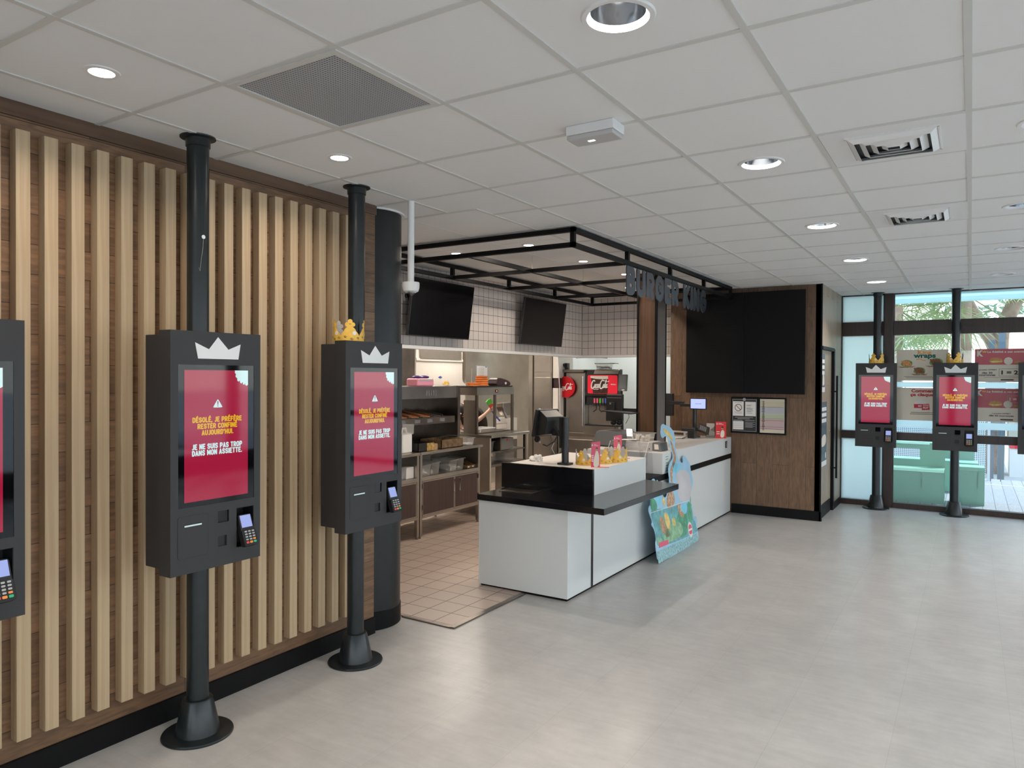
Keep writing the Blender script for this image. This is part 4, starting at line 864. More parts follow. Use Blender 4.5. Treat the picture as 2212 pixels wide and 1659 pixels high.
t = thing('leaflet_holder', 'clear leaflet holder beside the red card on the far counter', 'leaflet holder', (0, 0, 0)); MB().prism(FR((-2.80, 8.93, 0), (1, 0, 0), (0, 0, 1)), [(0, .9465), (.12, .9465), (.12, 1.09), (.0, .99)], -.05, -.046).build('front', 'acrylic', t); MB().box(-2.79, -2.69, 8.985, 8.99, .947, 1.12).build('leaflets', 'cardback', t)

# ================================================================== CARDBOARD CUT-OUT (plain generic jungle board)
t = thing('cardboard_cutout', 'light blue cardboard jungle cut-out with long neck leaning against the counter', 'cardboard cut-out', (0, 0, 0))
fc = FR((-2.372, 0, 0), (0, 1, 0), (-.165, 0, 1)); K = 1.0135   # leaning plane, a = y, b = z along the slope
OUT = [(6.846, 1.223), (6.904, 1.23), (6.963, 1.208), (7.069, 1.193), (7.13, 1.154), (7.164, 1.129), (7.155, 1.094), (7.174, 1.045), (7.123, 1.001), (7.146, .952), (7.145, .882), (7.196, .842), (7.253, .81), (7.294, .814), (7.298, .868), (7.339, .879), (7.398, .865), (7.439, .819), (7.504, .782), (7.484, .717), (7.51, .653), (7.518, .591), (7.466, .548), (7.408, .514), (7.373, .518), (7.313, .424), (7.364, .393), (7.384, .343), (7.344, .23), (7.434, .251), (7.458, .223), (7.419, .122), (7.427, .061), (7.399, .0), (6.25, .0), (6.252, .186), (6.293, .214), (6.287, .283), (6.266, .324), (6.22, .357), (6.262, .382), (6.229, .439), (6.21, .484), (6.234, .522), (6.279, .526), (6.29, .567), (6.325, .604), (6.349, .68), (6.38, .72), (6.41, .745), (6.46, .745), (6.49, .70), (6.524, .73), (6.55, .70), (6.579, .603), (6.619, .554), (6.674, .535), (6.762, .59), (6.837, .671), (6.839, .75), (6.857, .805), (6.929, .855), (7.023, .879), (7.025, .927), (6.989, 1.012), (6.953, 1.095), (6.9, 1.11), (6.837, 1.092), (6.795, 1.106), (6.788, 1.14), (6.816, 1.184)]
S = lambda P, it=0: smooth([(a, z*K) for a, z in P], it)
MB().prism(fc, S(OUT, 1), -.004, 0).build('board', 'card', t)
def pr(name, P, m, k, it=2): MB().prism(fc, S(P, it), 0, .0008+.0004*k).build(name, m, t)
pr('printed_foliage', [(6.241, .44), (6.3, .50), (6.536, .446), (7.28, .415), (7.35, .36), (7.333, .22), (7.408, .13), (7.409, .08), (6.339, .128), (6.282, .21), (6.301, .281), (6.28, .36)], 'leafC', 0)
pr('printed_foliage', [(6.45, .14), (6.5, .24), (6.68, .28), (6.85, .29), (7.0, .24), (6.98, .12)], 'leafB', 2); pr('printed_foliage', [(6.85, .12), (6.82, .25), (6.95, .38), (7.15, .37), (7.2, .3), (7.12, .11)], 'leafA', 1)
pr('printed_leaf', [(6.25, .47), (6.30, .60), (6.42, .55), (6.43, .46)], 'leafA', 1); pr('printed_leaf', [(7.19, .22), (7.23, .41), (7.31, .42), (7.33, .3), (7.29, .2)], 'leafA', 2); pr('printed_leaf', [(6.29, .15), (6.31, .24), (6.42, .2), (6.42, .15)], 'leafB', 2); pr('printed_leaf', [(7.24, .1), (7.27, .21), (7.37, .22), (7.4, .14), (7.38, .09)], 'leafC', 3)
pr('printed_tan_patch', [(6.70, .54), (6.80, .60), (6.90, .56), (6.9, .46), (6.74, .42), (6.66, .46)], 'tan', 1); pr('printed_tan_patch', [(6.93, .43), (7.02, .44), (7.12, .38), (7.10, .30), (6.98, .30)], 'tan', 3); pr('printed_tan_patch', [(6.42, .38), (6.5, .40), (6.56, .30), (6.66, .19), (6.55, .18), (6.45, .26)], 'tan', 2)
pr('printed_yellow_patch', [(6.56, .42), (6.66, .39), (6.69, .31), (6.66, .24), (6.60, .26), (6.56, .34)], 'yelp', 3); pr('printed_yellow_patch', [(6.72, .32), (6.8, .34), (6.84, .28), (6.78, .24)], 'yelp', 3)
pr('printed_sky', [(6.99, .42), (7.10, .42), (7.22, .42), (7.2, .33), (7.10, .31), (7.04, .36)], 'skyp', 4)
pr('printed_water', [(6.258, .11), (7.40, .078), (7.385, .004), (6.262, .004)], 'grassp', 3, 0)
pr('mirror_oval', [(7.03, .71), (7.14, .75), (7.28, .74), (7.42, .70), (7.44, .58), (7.36, .46), (7.28, .43), (7.04, .44), (7.0, .55)], 'paleprint', 1)
pr('printed_sky', [(6.98, .855), (7.05, .83), (7.22, .80), (7.10, .73), (6.96, .74), (6.94, .79)], 'skyp', 2)
pr('printed_neck_stripe', [(7.005, 1.06), (7.05, 1.05), (7.09, .96), (7.11, .87), (7.06, .83), (6.98, .79), (6.92, .70), (6.90, .62), (6.875, .62), (6.875, .72), (6.91, .79), (7.0, .85), (7.05, .88), (7.04, .95)], 'tan', 2)
pr('printed_neck_stripe', [(6.86, 1.19), (6.93, 1.18), (7.05, 1.12), (7.11, 1.05), (7.06, 1.05), (6.99, 1.10), (6.9, 1.14)], 'yelp', 3)
pr('fold_line', [(6.232, .462), (7.3, .427), (7.3, .423), (6.232, .458)], 'paper', 6, 0)
b = MB(); rn_ = random.Random(11)
for k in range(26):
    y0 = rn_.uniform(6.34, 7.33); z0 = rn_.uniform(.13, .36); L_ = rn_.uniform(.05, .11); d_ = rn_.uniform(-.06, .06); b.stroke(fc, [(y0, z0), (y0+d_*.4, z0+L_*.5), (y0+d_, z0+L_)], .005, 0, .0030, 4)
b.build('printed_leaf_veins', 'leafB', t); b = MB()
for y0, z0 in ((6.74, .50), (6.78, .54), (6.82, .49), (6.86, .53), (6.79, .45), (6.97, .40), (7.02, .36), (7.06, .40), (6.93, .72), (6.90, .66), (6.96, .79)): b.stroke(fc, [(y0-.02, z0), (y0, z0+.022), (y0+.02, z0)], .005, 0, .0032, 4); b.stroke(fc, [(y0, z0+.022), (y0, z0+.045)], .005, 0, .0031, 4)
b.build('printed_pale_lines', 'printlight', t)
pr('printed_tuft', [(6.43, .56), (6.45, .72), (6.49, .69), (6.53, .71), (6.55, .60), (6.52, .50), (6.45, .49)], 'skyp', 2); pr('printed_tuft', [(6.57, .50), (6.60, .57), (6.64, .52), (6.63, .46)], 'yelp', 3)
b = MB(); b.prism(fc, circle(7.2, .15, .062, 24, .075), 0, .0035); b.build('round_badge', 'emblem', t); b = MB(); b.prism(fc, [(7.15, .16), (7.25, .16), (7.24, .19), (7.2, .205), (7.16, .19)], .0035, .0042); b.prism(fc, [(7.15, .14), (7.25, .14), (7.24, .112), (7.2, .10), (7.16, .112)], .0035, .0042); b.build('badge_bun', 'pink', t)
b = MB(); b.prism(fc, [(6.33, .135), (6.56, .125), (6.57, .165), (6.34, .18)], 0, .0038); b.build('title_plate', 'pink', t)
b = MB(); b.prism(FR((-2.50, 0, 0), (1, .9, 0), (-.05, 0, 1)), [(0, 0), (.16, 0), (.12, .5), (.0, .55)], 0, .004); b.build('rear_support', 'cardwhite', t, 'plain white cardboard strut behind')

# ================================================================== MENU WALL
for k, (x0, x1, lb) in enumerate(((-3.105, -2.375, 'black blank menu panel on the wood wall, left of the pair'), (-2.372, -1.665, 'black blank menu panel on the wood wall, right of the pair'))):
    t = thing('menu_signboard', lb, 'menu board', (0, 0, 0), 0, 'blank black menu panels'); MB().box(x0, x1, 9.12, 9.15, 1.495, 2.74).build('panel', 'black', t, bevel=.002, seg=1); MB().box(x0+.1, x1-.1, 9.15, 9.2, 1.6, 2.6).build('wall_mount', 'plastic', t)
t = thing('framed_notice', 'black framed notice with no-alcohol sign on the wood wall', 'notice board', (0, 0, 0)); f = FR((0, 9.178, 0), (1, 0, 0), (0, 0, 1))
MB().box(-2.543, -2.205, 9.178, 9.2, 1.002, 1.452).build('frame', 'black', t); MB().fbox(f, -2.527, -2.225, 1.02, 1.43, 0, .001).build('backing_print', mat('charcoal_print', (.028, .029, .032), .5), t)
b = MB()
for a0, a1, b0, b1 in ((-2.522, -2.23, 1.418, 1.422), (-2.522, -2.23, 1.026, 1.030), (-2.522, -2.518, 1.026, 1.422), (-2.234, -2.23, 1.026, 1.422)): b.fbox(f, a0, a1, b0, b1, .001, .0016)
b.prism(f, circle(-2.378, 1.42, .019, 20), .001, .002); b.build('white_border', 'keygrey', t)
MB().fbox(f, -2.517, -2.385, 1.215, 1.395, .001, .003).build('left_sheet', 'paper', t); MB().fbox(f, -2.366, -2.238, 1.215, 1.392, .001, .003).build('right_sheet', 'paper', t); MB().fbox(f, -2.514, -2.386, 1.045, 1.15, .001, .002).build('lower_sheet', 'paper', t)
b = MB(); n = 28
for k in range(n):
    a0, a1 = 2*PI*k/n, 2*PI*(k+1)/n; R1, R0 = .044, .037
    b.prism(f, [(-2.451+math.cos(a0)*R1, 1.318+math.sin(a0)*R1), (-2.451+math.cos(a1)*R1, 1.318+math.sin(a1)*R1), (-2.451+math.cos(a1)*R0, 1.318+math.sin(a1)*R0), (-2.451+math.cos(a0)*R0, 1.318+math.sin(a0)*R0)], .003, .0035)
b.stroke(f, [(-2.451-.027, 1.318+.027), (-2.451+.027, 1.318-.027)], .007, .003, .0034); b.build('prohibition_sign', mat('dark_red_ink', (.10, .012, .015), .6), t)
b = MB()
for z in (1.378, 1.262, 1.247): b.fbox(f, -2.50, -2.405, z, z+.003, .003, .0034)
for z, w in ((1.35, .06), (1.34, .05), (1.315, .05), (1.305, .075), (1.296, .07), (1.28, .08), (1.27, .06), (1.25, .07)): b.fbox(f, -2.35, -2.35+w, z, z+.004, .003, .0034)
for k in range(4): b.fbox(f, -2.51, -2.39, 1.07+k*.022, 1.0715+k*.022, .002, .0025)
b.build('small_print', 'greyplastic', t); b = MB()
for z, x0, x1 in ((1.193, -2.49, -2.27), (1.178, -2.46, -2.31), (1.158, -2.51, -2.40), (1.157, -2.365, -2.25)): b.fbox(f, x0, x1, z, z+.006, .001, .0015)
for k in range(6): b.fbox(f, -2.365, -2.245+(k % 2)*-.03, 1.135-k*.012, 1.139-k*.012, .001, .0015)
b.build('white_print', 'keygrey', t)
t = thing('allergen_chart', 'black framed pale colour-banded chart right of the no-alcohol notice', 'notice board', (0, 0, 0)); MB().box(-2.203, -1.883, 9.178, 9.2, .998, 1.447).build('frame', 'black', t)
MB().fbox(f, -2.188, -1.90, 1.018, 1.43, 0, .001).build('sheet', mat('cream_sheet', (.66, .60, .48), .6), t)
for k, (z0, z1, c) in enumerate(((1.33, 1.40, (.60, .55, .40)), (1.25, 1.33, (.50, .50, .55)), (1.19, 1.245, (.48, .55, .38)), (1.06, 1.185, (.58, .42, .42)))): MB().fbox(f, -2.186, -1.902, z0, z1, .001, .0015).build('colour_band', mat('band', c, .6), t)
b = MB()
for z in (1.332, 1.19, 1.167, 1.09, 1.065): b.fbox(f, -2.185, -1.91, z, z+.003, .0015, .002)
rn = random.Random(4)
for k in range(52): w = .006+.012*rn.random(); z = 1.05+k*.0069; b.fbox(f, -2.147-w, -2.147+w, z, z+.004, .0015, .002)
b.build('printed_rows', 'printdark', t)
# posters on the door panel
f = FR((-1.515, 0, 0), (0, 1, 0), (0, 0, 1))
for nm, lb, a0, a1, z0, z1 in (('door_poster', 'small slate poster high on the wooden side door', 9.34, 9.56, 1.52, 1.98), ('door_poster', 'taller slate poster low on the wooden side door', 9.28, 9.72, .62, 1.40)):
    t = thing(nm, lb, 'poster', (0, 0, 0), 0, None); MB().fbox(f, a0, a1, z0, z1, 0, .003).build('sheet', 'slate', t); MB().fbox(f, a0, a1, z0, z0+.06, .003, .004).build('white_footer', 'paper', t); b = MB()
    for k in range(3): b.fbox(f, a0+.02, a1-.03, z1-.11-k*.07, z1-.065-k*.07, .003, .004)
    b.build('headline_blocks', 'paper', t); b = MB(); b.prism(f, smooth([(a0+.05, (z0+z1)/2-.16), (a1-.06, (z0+z1)/2-.14), (a1-.03, (z0+z1)/2-.05), (a1-.1, (z0+z1)/2), (a0+.08, (z0+z1)/2-.03)], 2), .003, .004); b.build('printed_meal', 'printlight', t); b = MB(); b.prism(f, circle(a1-.07, z0+.12, .03, 18, .04), .003, .0045); b.build('round_badge', 'emblem', t)
# stickers on the column
t = thing('column_poster', 'dark poster with white print wrapped on the round black column behind the kiosk', 'poster', (-3.535, 3.715, 0)); R = .2425
def cpatch(name, t0, t1, z0, z1, m, r):
    bm = bmesh.new(); N = 8; c = []
    for i in range(N+1): th = math.radians(t0+(t1-t0)*i/N); c.append((bm.verts.new((math.cos(th)*r, math.sin(th)*r, z0)), bm.verts.new((math.cos(th)*r, math.sin(th)*r, z1))))
    for A, B in zip(c, c[1:]): bm.faces.new((A[0], B[0], B[1], A[1]))
    me = bpy.data.meshes.new(name); bm.to_mesh(me); bm.free(); me.materials.append(MT[m]); o = bpy.data.objects.new(name, me); COL.objects.link(o); o.parent = t
cpatch('poster_sheet', 8, 62, 1.30, 1.86, 'slate', R-.001)
for z0, z1 in ((1.79, 1.82), (1.735, 1.755), (1.715, 1.728), (1.60, 1.69), (1.47, 1.55), (1.41, 1.425), (1.385, 1.40), (1.31, 1.355)): cpatch('white_print', 22, 50, z0, z1, 'emblem', R)
# ================================================================== KITCHEN
def prep_cabinet(y0, y1, label, ndoor):
    t = thing('steel_prep_cabinet', label, 'steel cabinet', (0, 0, 0), 0, 'steel prep cabinets with walnut doors')
    x0, x1 = -5.45, -4.80
    MB().box(x0, -4.78, y0-.0, y1+.03 if ndoor == 2 else y1, .872, .902).build('steel_top', 'steel', t, bevel=.002, seg=1)
    b = MB(); b.box(x0, x1, y0+.035, y1-.035, .60, .64); b.box(x0, x0+.02, y0, y1, .22, .872); b.box(x0, x1, y0+.03, y1-.03, .21, .235); b.box(x0, x1-.03, y0+.02, y0+.035, .22, .872); b.box(x0, x1-.03, y1-.035, y1-.02, .22, .872); b.build('carcass', 'steel', t)
    for x in (x0, x1-.035):
        for y in (y0+.002, y1-.037):
            MB().box(x, x+.035, y, y+.035, .03, .872).build('leg', 'steel', t); MB().cyl((x+.017, y+.017, .006), .013, .03, seg=16).build('foot', 'darksteel', t)
    f = FR((x1, 0, 0), (0, 1, 0), (0, 0, 1)); ya, yb = y0+.04, y1-.04; n = ndoor; w = (yb-ya)/n
    sp = [ya, ya+.555, yb] if n == 2 else [ya, yb]
    for k in range(n):
        a0, a1 = sp[k]+.003, sp[k+1]-.003
        d = MB().fbox(f, a0, a1, .237, .597, -.018, 0).build('door', 'steel', t); MB().fbox(f, a0+.012, a1-.012, .25, .585, 0, .002).build('door_panel', 'walnut', d)
        hy = a1-.035 if k == 0 and n == 2 else a0+.06
        MB().tube([f.p(hy, .43, 0), f.p(hy, .43, .03), f.p(hy, .565, .03), f.p(hy, .565, 0)], .006, 8).build('handle', 'chrome', d, smooth=True)
        for z in (.30, .52): MB().fbox(f, (a0 if k == 0 else a1)-.008, (a0 if k == 0 else a1)+.004, z, z+.05, 0, .012).build('hinge', 'darksteel', d)
prep_cabinet(4.72, 5.835, 'steel prep cabinet with walnut door, mostly hidden behind the round column', 1)
prep_cabinet(5.845, 6.93, 'steel prep cabinet with two walnut doors and open shelf of plastic tubs', 2)
for i, (y0, y1, x0, x1, z1, fl, lb) in enumerate(((5.90, 6.085, -5.05, -4.83, .755, .5, 'clear plastic tub at the left end of the cabinet shelf'), (6.085, 6.26, -5.12, -4.85, .765, .3, 'clear plastic tub second from the left on the cabinet shelf'),
        (6.22, 6.42, -5.35, -5.1, .81, .1, 'larger clear plastic tub standing behind on the cabinet shelf'), (6.40, 6.56, -5.1, -4.84, .762, .6, 'clear plastic tub of pale packets in the middle of the cabinet shelf'), (6.565, 6.72, -5.1, -4.86, .765, .3, 'clear plastic tub third from the right end of the cabinet shelf'))):
    tub('clear_tub', lb, x0, x1, y0+.01, y1-.01, .641, z1, fl, 'plastic tub', 'clear tubs on the prep cabinet shelves')
for i, y in enumerate((6.725, 6.81)):
    t = thing('divider_bin', 'small brown open-fronted bin at the right end of the cabinet shelf, %s of two' % ('left' if i == 0 else 'right'), 'bin', (0, 0, 0), 0, 'small brown bins')
    b = MB(); b.prism(FR((0, y, 0), (1, 0, 0), (0, 0, 1)), [(-5.05, .641), (-4.84, .641), (-4.84, .665), (-5.0, .72), (-5.05, .72)], -.004, 0); b.prism(FR((0, y+.08, 0), (1, 0, 0), (0, 0, 1)), [(-5.05, .641), (-4.84, .641), (-4.84, .665), (-5.0, .72), (-5.05, .72)], -.004, 0); b.box(-5.05, -4.84, y, y+.08, .641, .645); b.box(-5.05, -5.046, y, y+.08, .641, .72); b.box(-4.845, -4.84, y, y+.08, .641, .672); b.build('shell', 'dirtybox', t); MB().box(-4.84, -4.838, y+.02, y+.05, .65, .662).build('label', 'emblem', t)
tag(MB().box(-5.0, -4.84, 5.675, 5.795, .641, .757).build('white_box', 'paper', bevel=.003), 'white cardboard box at the right end of the shelf in the half hidden cabinet', 'box')
tub('clear_tub', 'clear plastic tub beside the white box in the half hidden cabinet', -5.05, -4.84, 5.56, 5.668, .641, .755, .5, 'plastic tub', 'clear tubs on the prep cabinet shelves')
t = thing('white_jerrycan', 'white plastic bag-lined jug standing on the steel top next to the round column', 'jug', (-4.92, 5.72, .902))
b = MB(); b.prism(FR((0, 0, 0), (1, 0, 0), (0, 1, 0)), rrect(-.06, .06, -.085, .085, .03), 0, .20); b.build('body', 'emblem', t, bevel=.012, seg=3); b = MB(); b.tube([(0, -.03, .2), (0, -.02, .245), (0, .03, .25), (0, .05, .2)], .011, 8); b.build('handle', 'emblem', t, smooth=True); b = MB(); b.prism(FR((.062, 0, 0), (0, 1, 0), (0, 0, 1)), [(-.09, .19), (.09, .19), (.095, .29), (-.085, .30)], 0, .002); b.build('clear_bag', 'clear', t)
t = thing('white_jerrycan', 'second white jug pressed against the round column', 'jug', (-4.93, 5.57, .902)); MB().prism(FR((0, 0, 0), (1, 0, 0), (0, 1, 0)), rrect(-.06, .06, -.05, .05, .03), 0, .27).build('body', 'emblem', t, bevel=.012, seg=3)
def obox(name, label, cat, x0, x1, y0, y1, z0, z1, m, open_m=None):
    t = thing(name, label, cat, (0, 0, 0)); b = MB(); w = .006; b.box(x0, x1, y0, y1, z0, z0+w); b.box(x0, x0+w, y0, y1, z0, z1); b.box(x1-w, x1, y0, y1, z0, z1); b.box(x0, x1, y0, y0+w, z0, z1); b.box(x0, x1, y1-w, y1, z0, z1); b.build('shell', m, t)
    return t
t = obox('black_tray_box', 'black open box with a stained yellowish front on the steel top', 'box', -5.1, -4.82, 5.84, 6.10, .902, .99, 'plastic'); MB().fbox(FX(-4.82), 5.98, 6.10, .906, .985, 0, .003).build('stained_front', mat('stained_label', (.45, .28, .08), .6, var=.5, vscale=40), t)
MB().box(-5.0, -4.85, 6.11, 6.19, .902, .965).build('small_carton', 'dirtybox', t) if False else tag(MB().box(-5.0, -4.85, 6.11, 6.20, .902, .965).build('small_carton', mat('kraft_carton', (.38, .25, .14), .7)), 'small brown carton right of the black box with the stained front', 'carton')
obox('brown_tray_box', 'brown open metal box in the middle of the steel top', 'box', -5.15, -4.85, 6.27, 6.66, .902, .995, 'dirtybox')
tub('clear_tub', 'small clear tub at the right end of the steel top', -4.98, -4.80, 6.68, 6.82, .902, .99, .3, 'plastic tub', None)
t = thing('burger_tongs', 'black tongs lying across the brown metal box', 'tongs', (0, 0, 0)); b = MB(); b.tube([(-5.0, 6.42, 1.0), (-4.95, 6.60, 1.02), (-4.98, 6.72, 1.01)], .006, 8); b.tube([(-5.05, 6.44, 1.0), (-5.02, 6.62, 1.02), (-4.98, 6.72, 1.01)], .006, 8); b.build('arms', 'plastic', t, smooth=True)
# holding chute unit over the prep cabinets
t = thing('holding_chute', 'steel burger holding chute with wide header and copper slots over the cabinets', 'warming unit', (0, 0, 0))
b = MB(); b.box(-5.45, -5.0, 4.8, 6.74, 1.443, 1.579); b.build('header', 'steel', t, bevel=.003, seg=1); b = MB(); b.box(-5.45, -4.985, 6.742, 6.785, .903, 1.581); b.build('end_panel', 'darksteel', t); b = MB(); b.box(-5.45, -5.43, 4.8, 6.742, .903, 1.443); b.build('back_panel', 'darksteel', t)
b = MB(); b.box(-5.42, -4.995, 4.8, 6.70, 1.165, 1.24); b.build('chute_shelf', 'darksteel', t)
for k in range(8):
    y = 5.0+k*.19; d = MB(); d.prism(FR((0, y, 0), (1, 0, 0), (0, 0, 1)), [(-5.40, 1.30), (-5.01, 1.245), (-5.01, 1.25), (-5.40, 1.31)], -.13, 0); d.build('chute_slot', 'copper' if k < 7 else 'steel', t); MB().prism(FR((0, y+.145, 0), (1, 0, 0), (0, 0, 1)), [(-5.40, 1.242), (-5.0, 1.242), (-5.0, 1.265), (-5.40, 1.335)], -.006, 0).build('slot_divider', 'steel', t)
f = FR((-4.995, 0, 0), (0, 1, 0), (0, 0, 1))
for y in (5.75, 5.99, 6.20, 6.42): MB().fbox(f, y, y+.09, 1.185, 1.222, 0, .002).build('shelf_label', 'greyplastic', t)
b = MB()
for i in range(5): b.fbox(FR((-5.0, 0, 0), (0, 1, 0), (0, 0, 1)), 6.19+i*.04, 6.205+i*.04, 1.475, 1.535, 0, .001)
b.build('faded_sticker', 'greyplastic', t)
t = thing('wipes_pack', 'pink pack of wipes with purple film top on the steel holding unit', 'pack', (0, 0, 0)); MB().box(-5.16, -5.0, 6.04, 6.33, 1.58, 1.665).build('pack', 'pinkpack', t, bevel=.02, seg=4)
b = MB(); b.ball((-5.08, 6.12, 1.678), (.05, .055, .02)); b.ball((-5.08, 6.26, 1.678), (.05, .05, .02)); b.ball((-5.08, 6.19, 1.672), (.03, .08, .012)); b.build('film_bow', 'purple', t, smooth=True); MB().fbox(FX(-5.0), 6.075, 6.30, 1.635, 1.655, 0, .002).build('printed_band', 'keygrey', t)
crumple('yellow_cloth', 'small scrunched yellow cloth on the right of the steel holding unit', (-5.05, 6.61, 1.60), (.03, .032, .028), 'yellow')
# second table with warming frame
t = thing('steel_corner_table', 'steel corner table carrying the warming frame, beyond the walnut cabinets', 'steel table', (0, 0, 0))
MB().box(-5.5, -4.8, 7.17, 8.05, .955, .991).build('steel_top', 'steel', t, bevel=.002, seg=1); b = MB(); b.box(-5.5, -4.84, 7.19, 7.22, .14, .955); b.build('end_panel', 'steelwall', t, 'pale end panel')
b = MB(); b.box(-5.5, -5.47, 7.22, 8.03, .14, .955); b.box(-5.5, -4.84, 7.22, 8.03, .60, .63); b.box(-5.5, -4.84, 7.22, 8.03, .14, .17); b.box(-5.5, -4.84, 7.42, 7.44, .78, .955); b.box(-5.5, -4.84, 7.22, 8.0, .77, .785); b.box(-4.87, -4.84, 8.0, 8.03, .0, .955); b.build('carcass', 'darksteel', t)
MB().box(-5.3, -4.845, 7.45, 7.72, .79, .93).build('perforated_box', mat('perforated_grey', (.22, .21, .20), .45, metal=.5, bump=.6, bscale=90), t); MB().box(-4.845, -4.842, 7.57, 7.60, .895, .92).build('small_badge', 'cocared', t)
tub('clear_tub', 'clear tub on the upper shelf inside the steel corner table', -5.1, -4.9, 7.25, 7.38, .786, .90, .6, 'plastic tub', None); tub('clear_tub', 'clear tub on the lower shelf inside the steel corner table', -5.1, -4.9, 7.62, 7.85, .631, .73, .5, 'plastic tub', None)
t = thing('warming_frame', 'open steel warming frame on the corner table with a tray of orange bowls on top', 'warming unit', (0, 0, 0))
b = MB(); b.box(-5.30, -5.0, 7.15, 7.98, 1.462, 1.556); b.build('header', 'steel', t); b = MB()
for y in (7.15, 7.948): b.box(-5.03, -5.0, y, y+.03, .992, 1.462); b.box(-5.30, -5.27, y, y+.03, .992, 1.462)
b.build('posts', 'darksteel', t); MB().box(-5.2, -5.03, 7.152, 7.165, .992, 1.40).build('side_panel', 'steel', t); MB().fbox(FX(-5.0), 7.54, 7.60, 1.49, 1.525, 0, .004).build('switch', mat('dark_switch', (.06, .015, .01), .4), t); MB().fbox(FX(-4.996), 7.565, 7.575, 1.503, 1.513, 0, .002).build('switch_light', mat('orange_led', (1, .4, .1), .5, em=(1, .45, .2), es=3), t)
MB().box(-5.28, -5.03, 7.20, 7.94, .992, 1.004).build('wire_rack', 'darksteel', t)
t = thing('fry_basket_rack', 'white-rimmed wire rack and steel scoop stand inside the warming frame', 'rack', (0, 0, 0))
b = MB(); b.tube([(-5.05, 7.2, 1.05), (-5.05, 7.62, 1.045), (-5.25, 7.62, 1.045), (-5.25, 7.2, 1.05), (-5.05, 7.2, 1.05)], .008, 8); b.tube([(-5.05, 7.3, 1.045), (-5.05, 7.29, 1.005)], .006, 8); b.build('white_rim', 'trimwhite', t, smooth=True)
b = MB()
for k in range(5): b.tube([(-5.06-k*.04, 7.21, 1.04), (-5.06-k*.04, 7.61, 1.035)], .003, 6)
b.tube([(-5.06, 7.62, 1.02), (-5.06, 7.9, 1.02), (-5.06, 7.9, 1.09), (-5.06, 7.66, 1.09)], .004, 6); b.build('wires', 'steel', t)
t = thing('steel_funnel_stand', 'grey steel scoop funnel on a stand seen through the warming frame', 'funnel', (-5.6, 8.72, .0))
b = MB(); f = FR((0, 0, 0), (0, 1, 0), (0, 0, 1)); b.prism(f, [(-.155, 1.32), (.155, 1.33), (.13, 1.27), (.05, 1.2), (.04, 1.14), (-.06, 1.14), (-.16, 1.25)], -.06, .06); b.build('hopper', 'steel', t, bevel=.01); b = MB()
for a in (-.13, .10): b.tube([(0, a, 1.26), (.05, a*.7, 1.16), (.06, a*.6, 1.10)], .018, 8)
b.build('spouts', 'steel', t, smooth=True); MB().box(-.1, .1, -.11, .15, .8, 1.10).build('pedestal', 'cream', t); MB().box(-.1, .1, -.11, .15, .0, .8).build('base_block', 'steel', t)
# tray, bowls, bag
t = thing('black_tray', 'thin black serving tray lying on the warming frame', 'tray', (0, 0, 0)); MB().prism(FR((0, 0, 1.557), (1, 0, 0), (0, 1, 0)), rrect(-5.27, -4.98, 7.05, 7.93, .03), 0, .006).build('base', 'plastic', t); b = MB(); b.tube([(-5.27, 7.06, 1.568), (-4.985, 7.06, 1.568), (-4.985, 7.92, 1.568), (-5.27, 7.92, 1.568), (-5.27, 7.06, 1.568)], .006, 6); b.build('rim', 'plastic', t)
def bowl(loc, label, r=.085, h=.028):
    t = None; b = MB(); b.lathe((0, 0, 0), [(0, 0), (r*.86, 0), (r, h*.5), (r*.97, h), (r*.9, h), (r*.8, h*.3), (0, h*.25)], seg=32); o = b.build('orange_bowl', 'orange', None, smooth=True); o.location = loc; tag(o, label, 'bowl', 'stacked orange bowls'); return o
for k in range(5): o = bowl((-5.1, 7.39, 1.564+k*.026), 'orange plastic bowl in the tall stack on the black tray, %s from the bottom' % (('lowest,', 'second', 'third', 'fourth', 'topmost, fifth')[k])); o.scale = (1-.03*k, 1-.03*k, 1)
for k in range(2): bowl((-5.1, 7.21, 1.564+k*.024), 'orange plastic bowl in the short stack of two left of the tall stack, %s' % ('lower' if k == 0 else 'upper'), .08, .026)
tag(MB().tube([(-5.12, 7.2, 1.61), (-5.12, 7.21, 1.78)], .0035, 6).build('skewer', 'cardback'), 'thin upright skewer standing behind the short orange stack', 'skewer')
t = thing('maroon_bag', 'dark maroon zipped bag lying on the right of the black tray', 'bag', (-5.09, 7.76, 1.564))
b = MB(); b.prism(FR((0, 0, 0), (0, 1, 0), (0, 0, 1)), smooth([(-.17, 0), (.17, 0), (.18, .05), (.10, .085), (-.10, .115), (-.15, .08)], 2), -.07, .07); b.build('body', 'maroon', t, bevel=.012, seg=3); MB().prism(FR((.071, 0, 0), (0, 1, 0), (0, 0, 1)), circle(.05, .04, .022, 16, .016), 0, .003).build('round_patch', 'emblem', t)
